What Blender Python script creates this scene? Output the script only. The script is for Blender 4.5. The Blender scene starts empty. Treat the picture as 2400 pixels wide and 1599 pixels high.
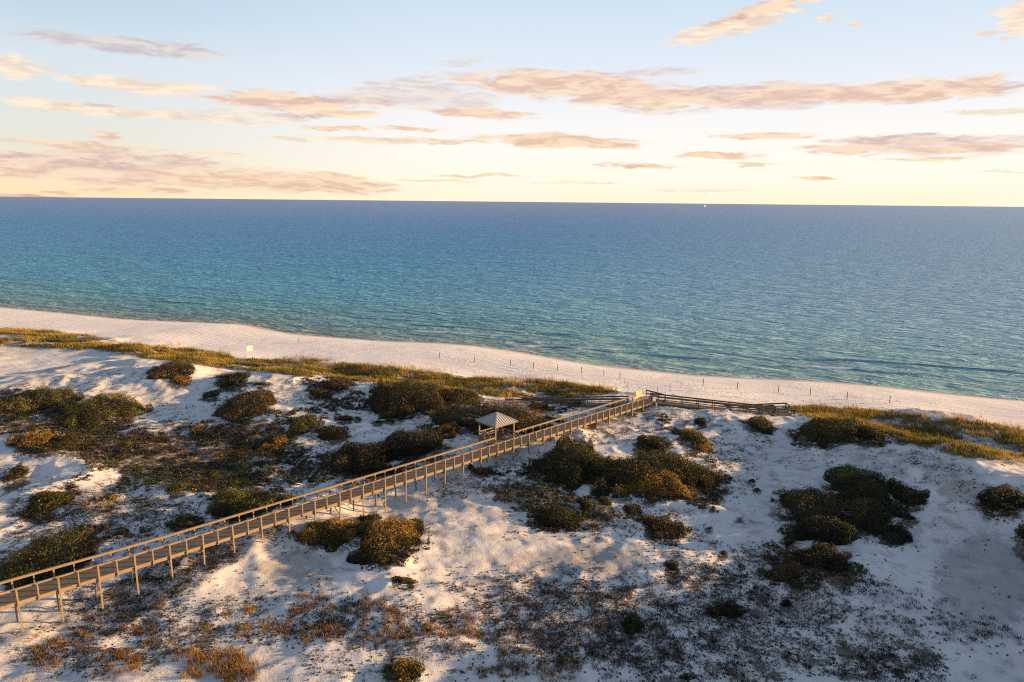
import bpy, math, random
import numpy as np
from mathutils import Vector, Matrix
random.seed(7)
rng = np.random.default_rng(11)
S = bpy.context.scene
COL = S.collection
R = math.radians

# ------------------------------------------------------------------ camera
CAMZ, F, CX, CY = 37.5, 1569.0, 1176.5, 784.0          # photo coordinates are on a 2353 x 1568 grid
PITCH, ROLL = R(11.54), R(0.566)
fw = np.array([0, math.cos(PITCH), -math.sin(PITCH)])
r0 = np.array([1.0, 0, 0]); u0 = np.array([0, math.sin(PITCH), math.cos(PITCH)])
rt = r0 * math.cos(ROLL) + u0 * math.sin(ROLL)
up = -r0 * math.sin(ROLL) + u0 * math.cos(ROLL)
EYE = np.array([0, 0, CAMZ])
cam_data = bpy.data.cameras.new('camera'); cam = bpy.data.objects.new('camera', cam_data); COL.objects.link(cam)
cam_data.sensor_width = 36; cam_data.lens = 36 * F / 2353.0
cam_data.clip_start = 0.5; cam_data.clip_end = 300000
m = Matrix.Identity(4)
for i in range(3):
    m[i][0], m[i][1], m[i][2], m[i][3] = rt[i], up[i], -fw[i], EYE[i]
cam.matrix_world = m
S.camera = cam

def ray(px, py):
    px, py = np.asarray(px, float), np.asarray(py, float)
    d = fw + ((px - CX) / F)[..., None] * rt - ((py - CY) / F)[..., None] * up
    return d / np.linalg.norm(d, axis=-1, keepdims=True)
def at(px, py, z):
    d = ray(px, py); t = (z - CAMZ) / d[..., 2]
    return EYE + d * np.asarray(t)[..., None]
def proj(p):
    q = np.asarray(p, float) - EYE
    dz = q @ fw
    return CX + F * (q @ rt) / dz, CY - F * (q @ up) / dz, dz
def nat(x, y, z): return at(x / 1.02, y / 1.02, z)

# ------------------------------------------------------------------ noise
def _h(ix, iy, seed):
    n = (ix.astype(np.int64) * 374761393 + iy.astype(np.int64) * 668265263 + seed * 1442695041) & 0xffffffff
    n = ((n ^ (n >> 13)) * 1274126177) & 0xffffffff
    n = n ^ (n >> 16)
    return (n & 0xffff) / 65535.0
def vnoise(x, y, seed=0):
    x = np.asarray(x, float); y = np.asarray(y, float)
    ix, iy = np.floor(x), np.floor(y); fx, fy = x - ix, y - iy
    fx = fx * fx * fx * (fx * (fx * 6 - 15) + 10); fy = fy * fy * fy * (fy * (fy * 6 - 15) + 10)
    a, b, c, d = _h(ix, iy, seed), _h(ix + 1, iy, seed), _h(ix, iy + 1, seed), _h(ix + 1, iy + 1, seed)
    return (a * (1 - fx) + b * fx) * (1 - fy) + (c * (1 - fx) + d * fx) * fy
def fbm(x, y, seed=0, octv=4, gain=0.5):
    s, a, t = 0.0, 1.0, 0.0
    c, sn = math.cos(0.6), math.sin(0.6)
    for o in range(octv):
        s = s + a * vnoise(x, y, seed + o * 17); t += a; a *= gain
        x, y = (x * c - y * sn) * 2.03 + 3.1, (x * sn + y * c) * 2.03 + 1.7
    return s / t
def sstep(a, b, x):
    t = np.clip((x - a) / (b - a), 0, 1); return t * t * (3 - 2 * t)

# ------------------------------------------------------------------ shore frame
SHORE = np.array([(0,706),(150,720),(300,735),(450,741),(560,745),(610,756),(680,768),(800,778),(900,785),(1000,788),(1100,795),(1200,810),
 (1300,828),(1400,843),(1500,852),(1600,862),(1700,868),(1800,872),(1900,877),(2000,885),(2100,896),(2200,907),(2353,920)], float)
SH = at(SHORE[:,0], SHORE[:,1], 0.0)
UD = SH[-1,:2] - SH[0,:2]; UD /= np.linalg.norm(UD); VD = np.array([-UD[1], UD[0]])
su = SH[:,:2] @ UD; sv = SH[:,:2] @ VD
su = np.concatenate([[su[0]-400], su, [su[-1]+400]]); sv = np.concatenate([[sv[0]+6], sv, [sv[-1]-4]])
def to_ud(x, y):
    u = x * UD[0] + y * UD[1]; v = x * VD[0] + y * VD[1]
    return u, v - np.interp(u, su, sv)
def from_ud(u, d):
    v = np.interp(u, su, sv) + d
    return u * UD[0] + v * VD[0], u * UD[1] + v * VD[1]

# ------------------------------------------------------------------ terrain
CTRL = []
def cp(*pts):
    for px, py, z in pts:
        p = at(px, py, z); CTRL.append((p[0], p[1], z))
# foot of the grass, beach
cp((0,757,2.1),(200,768,2.1),(420,800,2.1),(600,826,2.1),(820,836,2.1),(1000,853,2.1),(1150,872,2.1),(1300,878,2.2),(1420,897,2.3),(1620,905,2.3),(1850,933,2.3),(2000,938,2.3),(2200,958,2.3),(2345,985,2.3))
# fore dune
cp((60,765,4.0),(200,780,4.0),(350,803,3.8),(500,820,3.6),(680,838,3.4),(850,848,3.8),(1000,863,3.9),(1180,880,4.0),(1330,888,4.0),(1900,942,3.9),(2100,957,4.0),(2300,985,4.3))
# swale behind it
cp((40,822,3.2),(120,815,3.1),(200,830,3.2),(30,845,3.1),(420,822,3.4),(650,842,3.0),(800,862,3.0),(960,880,3.0),(1120,895,3.1),(1280,905,3.2),(1640,925,3.0),(1780,935,3.0),(1950,952,3.3),(2100,985,3.2),(2220,1015,3.2),(2340,1050,3.4))
# secondary crest
cp((20,892,6.0),(130,869,6.0),(260,843,5.7),(395,838,6.9),(440,850,6.8),(490,868,4.9),(560,862,5.6),(650,853,6.8),(700,880,6.0),(780,868,4.6),(900,887,6.4),(1050,908,6.1),(1110,922,5.9),(1200,938,6.2),(1330,930,6.0),(1420,925,6.3),(1500,937,6.4),(1620,938,6.1),(1740,952,5.7),(1820,957,5.4),
   (1900,976,5.8),(2050,1008,7.2),(2150,1038,8.0),(2250,1073,8.6),(2345,1108,8.8))
# between crest and walkway
cp((330,930,4.6),(420,925,4.4),(250,900,5.6),(240,945,5.6),(70,930,6.2),(100,1010,5.9),(30,1010,5.8),(130,1066,6.4),(60,1050,6.2),(250,1080,5.4),(330,1000,5.2),(565,935,5.4),(480,1000,4.8),(640,960,5.7),(450,1060,4.5),(700,965,5.2),(850,962,4.6),(925,935,5.6),
   (600,1120,4.5),(800,1050,4.9),(800,1000,4.7),(960,1020,5.3),(1130,965,6.0),(1250,975,6.2),(300,1130,4.9),(30,1170,5.3),(200,1230,5.0),(80,1290,5.1),(450,1160,4.9),(700,1100,4.6),(30,1110,5.7))
# foot of the walkway posts
cp((51,1450,4.3),(147,1420,4.2),(230,1390,4.3),(322,1348,4.7),(392,1318,5.1),(458,1286,5.3),(527,1268,5.2),(588,1248,5.3),(653,1231,5.1),(710,1206,5.3),(762,1195,5.1),(817,1185,4.8),(868,1176,4.4),(915,1161,4.4),(965,1144,4.4),(1012,1122,4.6),(1054,1103,4.9),(1103,1073,5.6),(1138,1056,5.9),(1183,1037,6.1),(1218,1021,6.3),(1320,985,6.3),(1420,950,6.4))
# camera side
cp((1300,1010,6.0),(1420,980,5.9),(1550,960,5.9),(1700,990,5.4),(1290,1090,5.2),(1450,1095,5.2),(1600,1090,5.0),(1620,1020,5.4),(1760,1040,4.5),(1930,1055,5.8),(1850,1000,5.4),(2050,1070,6.7),(2200,1140,7.2),(2320,1180,7.2),(1740,1180,4.3),(1970,1170,4.6),(2110,1150,5.7),(2060,1260,4.4),(2230,1280,5.2),(2320,1330,4.9),
   (1870,1290,5.0),(1860,1350,4.1),(1720,1290,4.0),(1500,1180,4.5),(1350,1180,4.6),(1100,1165,5.1),(1160,1235,4.9),(1000,1225,4.9),(880,1270,4.8),(880,1200,5.0),(1050,1290,4.4),(1280,1280,4.2),(1480,1300,4.0),(700,1320,4.5),(560,1330,4.6),(750,1270,4.7),
   (930,1340,4.6),(1150,1400,4.1),(1400,1450,3.9),(1620,1440,3.9),(1800,1480,3.8),(1975,1400,4.5),(2050,1420,4.0),(2200,1450,4.1),(2330,1500,4.4),(450,1420,4.3),(250,1460,4.4),(100,1530,4.4),(500,1545,4.2),(800,1470,4.2),(1000,1550,4.1),(1300,1560,3.9),(2450,1180,7.3),(2480,1250,6.2),(2500,1340,5.2),(2520,1450,5.2),(1700,1565,3.8),(2100,1565,4.0),(2340,1565,4.5))
# outside the frame
CTRL += [(68,60,12.0),(67,52,13.8),(65,42,14.3),(61,32,14.0),(57,22,13.2),(61,68.5,8.4),(68,73,6.2),(82,80,4.0),(74,50,11.0),(70,30,10.5),(90,66,5),(90,40,5),(95,10,5),(48,8,9),(0,20,5),(-40,20,5),(0,-20,5),(60,-20,6),(-60,-20,5),(-80,40,5.5),(-90,75,6),(-100,110,6),(-160,150,4),(-200,190,4),(-120,60,5),(-200,100,5),(-260,160,5),(-300,40,5),(-300,250,3),
         (110,60,4),(130,90,3),(150,60,4),(200,20,4),(240,60,3),(180,-20,5),(-200,-20,5),(130,30,4)]
for u in np.linspace(-290, 190, 41):
    for d, z in ((0.0, 0.0), (-12, 1.15), (10, -0.8), (45, -2.5), (110, -4)):
        x, y = from_ud(u, d); CTRL.append((x, y, z))
C3 = np.array(CTRL)
sc = 60.0
def tps_fit(P, z, lam=0.0006):
    n = len(P)
    d2 = ((P[:, None] - P[None]) ** 2).sum(-1)
    K = np.where(d2 > 0, d2 * np.log(np.maximum(d2, 1e-12)), 0) + np.eye(n) * lam
    A = np.zeros((n + 3, n + 3)); A[:n, :n] = K; A[:n, n] = 1; A[:n, n+1:] = P; A[n, :n] = 1; A[n+1:, :n] = P.T
    return np.linalg.solve(A, np.concatenate([z, [0, 0, 0]]))
PC = C3[:, :2] / sc
W = tps_fit(PC, C3[:, 2])
def tps(x, y):
    out = np.empty(x.size); X = x.ravel() / sc; Y = y.ravel() / sc
    for i in range(0, X.size, 20000):
        a, b = X[i:i+20000], Y[i:i+20000]
        d2 = (a[:, None] - PC[:, 0]) ** 2 + (b[:, None] - PC[:, 1]) ** 2
        out[i:i+20000] = (d2 * np.log(np.maximum(d2, 1e-12))) @ W[:-3] + W[-3] + W[-2] * a + W[-1] * b
    return out.reshape(x.shape)

def axis(lo, hi, a, b, fine, grow=1.06, cap=6.0):
    mid = list(np.arange(a, b, fine)); s = fine; x = a; left = []
    while x > lo:
        s = min(s * grow, cap); x -= s; left.append(x)
    s = fine; x = mid[-1]; right = []
    while x < hi:
        s = min(s * grow, cap); x += s; right.append(x)
    return np.array(left[::-1] + mid + right)
GX = axis(-330, 250, -78, 66, 0.22, 1.03, 3.0); GY = axis(-30, 330, 36, 128, 0.22, 1.03, 3.0)
XX, YY = np.meshgrid(GX, GY)
bx = np.linspace(GX[0], GX[-1], 520); by = np.linspace(GY[0], GY[-1], 330)
_bx, _by = np.meshgrid(bx, by); _bz = tps(_bx, _by)
def bil(ax, ay, Z, x, y):
    x = np.clip(x, ax[0], ax[-1] - 1e-6); y = np.clip(y, ay[0], ay[-1] - 1e-6)
    i = np.clip(np.searchsorted(ax, x, 'right') - 1, 0, len(ax) - 2); j = np.clip(np.searchsorted(ay, y, 'right') - 1, 0, len(ay) - 2)
    fx = (x - ax[i]) / (ax[i+1] - ax[i]); fy = (y - ay[j]) / (ay[j+1] - ay[j])
    return (Z[j, i] * (1 - fx) + Z[j, i+1] * fx) * (1 - fy) + (Z[j+1, i] * (1 - fx) + Z[j+1, i+1] * fx) * fy
ZZ = bil(bx, by, _bz, XX, YY)
UU, DD = to_ud(XX, YY)
inland = sstep(2.2, 3.6, ZZ) * sstep(-14, -30, DD)
smooth_pan = 1 - 0.85 * np.exp(-(((XX + 128) / 30) ** 2 + ((YY - 150) / 18) ** 2))
ZZ = ZZ + inland * smooth_pan * (1.2 * (fbm(XX / 12, YY / 12, 3, 3) - 0.5) + 1.0 * (0.62 - np.abs(2 * fbm(XX / 15 + 5, YY / 10, 57, 2) - 1) * 2.2).clip(-0.4, 0.62) * sstep(0.4, 0.6, fbm(XX / 20, YY / 20, 61, 2)) + 0.35 * (0.3 - np.abs(2 * fbm(XX / 4 + 5, YY / 3, 59, 2) - 1)).clip(-0.3, 0.3) + 0.18 * (fbm(XX / 3.6, YY / 3.6, 9, 3) - 0.5) + 0.15 * (fbm(XX / 0.9, YY / 0.9, 21, 3) - 0.5))
beach = sstep(-3, -8, DD) * (1 - inland)
ZZ = ZZ + beach * (0.10 * (fbm(UU / 6, DD / 2.0, 31, 3) - 0.5))
def H(x, y): return bil(GX, GY, ZZ, np.asarray(x, float), np.asarray(y, float))
def hit(px, py):
    """where the view ray through a photo point first meets the ground"""
    d = ray(np.atleast_1d(px), np.atleast_1d(py)); t = np.arange(36, 420, 0.3)
    P = EYE + d[:, None, :] * t[None, :, None]
    below = P[..., 2] < H(P[..., 0], P[..., 1]); k = np.argmax(below, axis=1)
    k = np.where(below.any(1), k, len(t) - 1)
    return P[np.arange(len(k)), k]

# ------------------------------------------------------------------ object helpers
def tag(o, label=None, cat=None, group=None, kind=None):
    if label: o['label'] = label
    if cat: o['category'] = cat
    if group: o['group'] = group
    if kind: o['kind'] = kind
    return o
def empty(name, loc, label, cat, group=None):
    o = bpy.data.objects.new(name, None); o.location = loc; COL.objects.link(o); o.empty_display_size = 0.3
    return tag(o, label, cat, group)
def link(name, me, mat, parent=None, loc=None):
    o = bpy.data.objects.new(name, me); COL.objects.link(o)
    if mat is not None and not me.materials: me.materials.append(mat)
    if parent is not None: o.parent = parent
    if loc is not None: o.location = loc
    return o
def np_mesh(name, V, Fq, smooth=False, attrs=None):
    """V (n,3); Fq (k,3) or (k,4) index array; attrs: name -> (n,) float or (n,3) colour"""
    me = bpy.data.meshes.new(name)
    V = np.ascontiguousarray(V, dtype=np.float32); Fq = np.ascontiguousarray(Fq, dtype=np.int32)
    n, k, w = len(V), len(Fq), Fq.shape[1]
    me.vertices.add(n); me.vertices.foreach_set('co', V.ravel())
    me.loops.add(k * w); me.loops.foreach_set('vertex_index', Fq.ravel())
    me.polygons.add(k); me.polygons.foreach_set('loop_start', np.arange(0, k * w, w, dtype=np.int32))
    me.polygons.foreach_set('use_smooth', np.full(k, smooth))
    for an, av in (attrs or {}).items():
        av = np.asarray(av, np.float32)
        if av.ndim == 1:
            a = me.attributes.new(an, 'FLOAT', 'POINT'); a.data.foreach_set('value', av)
        else:
            a = me.attributes.new(an, 'FLOAT_COLOR', 'POINT'); a.data.foreach_set('color', np.column_stack([av, np.ones(n, np.float32)]).astype(np.float32).ravel())
    me.update(calc_edges=True); me.validate()
    return me
class MB:
    def __init__(s): s.v, s.f = [], []
    def quadbox(s, c, ex, ey, ez):
        c, ex, ey, ez = map(np.asarray, (c, ex, ey, ez)); b = len(s.v)
        for i in (-1, 1):
            for j in (-1, 1):
                for k in (-1, 1): s.v.append(tuple(c + ex * i + ey * j + ez * k))
        for q in ((0,1,3,2),(4,6,7,5),(0,4,5,1),(2,3,7,6),(0,2,6,4),(1,5,7,3)): s.f.append(tuple(b + t for t in q))
        return s
    def beam(s, p, q, w, h):
        p, q = np.asarray(p, float), np.asarray(q, float); d = q - p; L = np.linalg.norm(d); d = d / L
        side = np.cross(d, (0, 0, 1.0)); n = np.linalg.norm(side)
        side = side / n if n > 1e-6 else np.array([1.0, 0, 0]); u = np.cross(side, d)
        return s.quadbox((p + q) / 2, d * L / 2, side * w / 2, u * h / 2)
    def tube(s, pts, rad, n=6):
        pts = [np.asarray(p, float) for p in pts]; b = len(s.v)
        for i, p in enumerate(pts):
            d = pts[min(i+1, len(pts)-1)] - pts[max(i-1, 0)]; d = d / (np.linalg.norm(d) + 1e-9)
            a = np.cross(d, (0.3, 0.9, 0.2)); a /= np.linalg.norm(a) + 1e-9; c = np.cross(d, a)
            for k in range(n):
                t = 2 * math.pi * k / n; s.v.append(tuple(p + (a * math.cos(t) + c * math.sin(t)) * rad[i]))
        for i in range(len(pts) - 1):
            for k in range(n): s.f.append((b+i*n+k, b+i*n+(k+1)%n, b+(i+1)*n+(k+1)%n, b+(i+1)*n+k))
        s.f.append(tuple(b + k for k in range(n))[::-1]); s.f.append(tuple(b + (len(pts)-1)*n + k for k in range(n)))
        return s
    def poly(s, pts):
        b = len(s.v); s.v += [tuple(map(float, p)) for p in pts]; s.f.append(tuple(range(b, b + len(pts)))); return s
    def build(s, name, mat, parent=None, origin=None, smooth=False):
        o0 = np.asarray(origin if origin is not None else (0, 0, 0), float)
        me = bpy.data.meshes.new(name); me.from_pydata([tuple(np.asarray(v) - o0) for v in s.v], [], s.f); me.update()
        if smooth:
            for p in me.polygons: p.use_smooth = True
        return link(name, me, mat, parent)

# ------------------------------------------------------------------ materials
def new_mat(name):
    mt = bpy.data.materials.new(name); mt.use_nodes = True; nt = mt.node_tree; nt.nodes.clear()
    out = nt.nodes.new('ShaderNodeOutputMaterial')
    return mt, nt, out
class NT:
    def __init__(s, nt): s.nt = nt
    def n(s, t, **kw):
        nd = s.nt.nodes.new(t)
        for k, v in kw.items(): setattr(nd, k, v)
        return nd
    def l(s, a, b): s.nt.links.new(a, b)
    def val(s, sock, v):
        if isinstance(v, bpy.types.NodeSocket): s.l(v, sock)
        else: sock.default_value = v
    def math(s, op, a, b=0.0, clamp=False):
        nd = s.n('ShaderNodeMath', operation=op, use_clamp=clamp); s.val(nd.inputs[0], a); s.val(nd.inputs[1], b); return nd.outputs[0]
    def mix(s, f, a, b, mode='MIX'):
        nd = s.n('ShaderNodeMix', data_type='RGBA', blend_type=mode); s.val(nd.inputs[0], f); s.val(nd.inputs[6], a if not isinstance(a, tuple) else (*a, 1)); s.val(nd.inputs[7], b if not isinstance(b, tuple) else (*b, 1)); return nd.outputs[2]
    def noise(s, vec, scale, detail=3, rough=0.5, dist=0.0, col=False):
        nd = s.n('ShaderNodeTexNoise'); s.val(nd.inputs['Vector'], vec); nd.inputs['Scale'].default_value = scale; nd.inputs['Detail'].default_value = detail; nd.inputs['Roughness'].default_value = rough; nd.inputs['Distortion'].default_value = dist
        return nd.outputs['Color' if col else 'Fac']
    def step(s, x, a, b):
        nd = s.n('ShaderNodeMapRange', interpolation_type='SMOOTHSTEP'); s.val(nd.inputs[0], x); s.val(nd.inputs[1], a); s.val(nd.inputs[2], b); return nd.outputs[0]
    def ramp(s, f, stops):
        nd = s.n('ShaderNodeValToRGB'); cr = nd.color_ramp
        while len(cr.elements) < len(stops): cr.elements.new(0.5)
        for e, (p, c) in zip(cr.elements, stops): e.position = p; e.color = (*c, 1)
        s.l(f, nd.inputs[0]); return nd.outputs[0]
    def attr(s, name, out='Fac'):
        nd = s.n('ShaderNodeAttribute', attribute_name=name); return nd.outputs[out]
    def obj(s): return s.n('ShaderNodeTexCoord').outputs['Object']
    def geo(s): return s.n('ShaderNodeNewGeometry')
    def scale(s, v, k):
        nd = s.n('ShaderNodeMapping'); s.l(v, nd.inputs[0]); nd.inputs['Scale'].default_value = k; return nd.outputs[0]
    def bump(s, h, dist, strength=1.0, normal=None):
        nd = s.n('ShaderNodeBump'); s.l(h, nd.inputs['Height']); nd.inputs['Distance'].default_value = dist; nd.inputs['Strength'].default_value = strength
        if normal is not None: s.l(normal, nd.inputs['Normal'])
        return nd.outputs[0]
    def pbr(s, col, rough=0.8, normal=None, spec=0.3):
        nd = s.n('ShaderNodeBsdfPrincipled'); s.val(nd.inputs['Base Color'], col if not isinstance(col, tuple) else (*col, 1)); s.val(nd.inputs['Roughness'], rough); nd.inputs['Specular IOR Level'].default_value = spec
        if normal is not None: s.l(normal, nd.inputs['Normal'])
        return nd.outputs[0]

def wood_mat(name, c1, c2, c3=None):
    mt, nt, out = new_mat(name); k = NT(nt); ob = k.obj()
    g = k.noise(k.scale(ob, (1, 1, 1)), 2.2, 4, 0.6)
    f = k.noise(k.scale(ob, (6, 6, 22)), 3.0, 4, 0.65, 0.4)
    isl = k.geo().outputs['Random Per Island']
    c = k.mix(k.step(f, 0.3, 0.7), c1, c2)
    c = k.mix(k.math('MULTIPLY', k.step(g, 0.45, 0.75), 0.5), c, c3 or tuple(x * 0.55 for x in c1))
    c = k.mix(k.math('MULTIPLY', isl, 0.35), c, tuple(x * 0.6 for x in c2))
    k.l(k.pbr(c, 0.85, k.bump(f, 0.01, 0.6), 0.2), out.inputs[0]); return mt
M_WOOD = wood_mat('weathered_timber', (0.205, 0.155, 0.10), (0.31, 0.235, 0.15), (0.15, 0.13, 0.115))
M_DECK = wood_mat('deck_boards', (0.135, 0.108, 0.086), (0.20, 0.162, 0.13))
M_DARKWOOD = wood_mat('dark_ramp_timber', (0.10, 0.075, 0.06), (0.165, 0.125, 0.10))
M_POST = wood_mat('beach_post_wood', (0.13, 0.085, 0.06), (0.2, 0.13, 0.09))
M_PANEL = wood_mat('pale_screen_boards', (0.55, 0.40, 0.22), (0.66, 0.50, 0.30))
M_DEAD = wood_mat('bleached_deadwood', (0.26, 0.21, 0.17), (0.36, 0.30, 0.25))
M_STEM = wood_mat('shrub_bark', (0.10, 0.075, 0.055), (0.17, 0.13, 0.10))
def plain_mat(name, c, rough=0.6, amt=0.25, sc_=8.0):
    mt, nt, out = new_mat(name); k = NT(nt); f = k.noise(k.obj(), sc_, 4, 0.6)
    k.l(k.pbr(k.mix(k.math('MULTIPLY', f, amt * 2), c, tuple(x * 0.6 for x in c)), rough, k.bump(f, 0.005, 0.4)), out.inputs[0]); return mt
M_ROOF = plain_mat('metal_roof_sheet', (0.40, 0.39, 0.37), 0.5, 0.15, 1.5)
M_WHITE = plain_mat('white_sign_face', (0.68, 0.66, 0.62), 0.5, 0.06)
M_SAIL = plain_mat('sail_cloth', (0.85, 0.8, 0.74), 0.7, 0.05, 0.2)
M_HULL = plain_mat('boat_hull', (0.06, 0.07, 0.09), 0.4, 0.1, 0.2)

def leaf_mat(name, translucent=0.34, rough=0.55):
    mt, nt, out = new_mat(name); k = NT(nt)
    c = k.attr('tint', 'Color'); isl = k.geo().outputs['Random Per Island']
    c = k.mix(k.math('MULTIPLY', isl, 0.55), c, k.mix(1.0, c, (0.35, 0.36, 0.3), 'MULTIPLY'))
    p = k.pbr(c, rough, None, 0.25)
    tr = k.n('ShaderNodeBsdfTranslucent'); k.l(k.mix(1.0, c, (1.0, 0.95, 0.6), 'MULTIPLY'), tr.inputs[0])
    ms = k.n('ShaderNodeMixShader'); ms.inputs[0].default_value = translucent; k.l(p, ms.inputs[1]); k.l(tr.outputs[0], ms.inputs[2])
    k.l(ms.outputs[0], out.inputs[0]); return mt
M_LEAF = leaf_mat('shrub_leaves'); M_GRASS = leaf_mat('grass_blades', 0.3, 0.7); M_COVER = leaf_mat('ground_cover_leaves', 0.15, 0.75)
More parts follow.
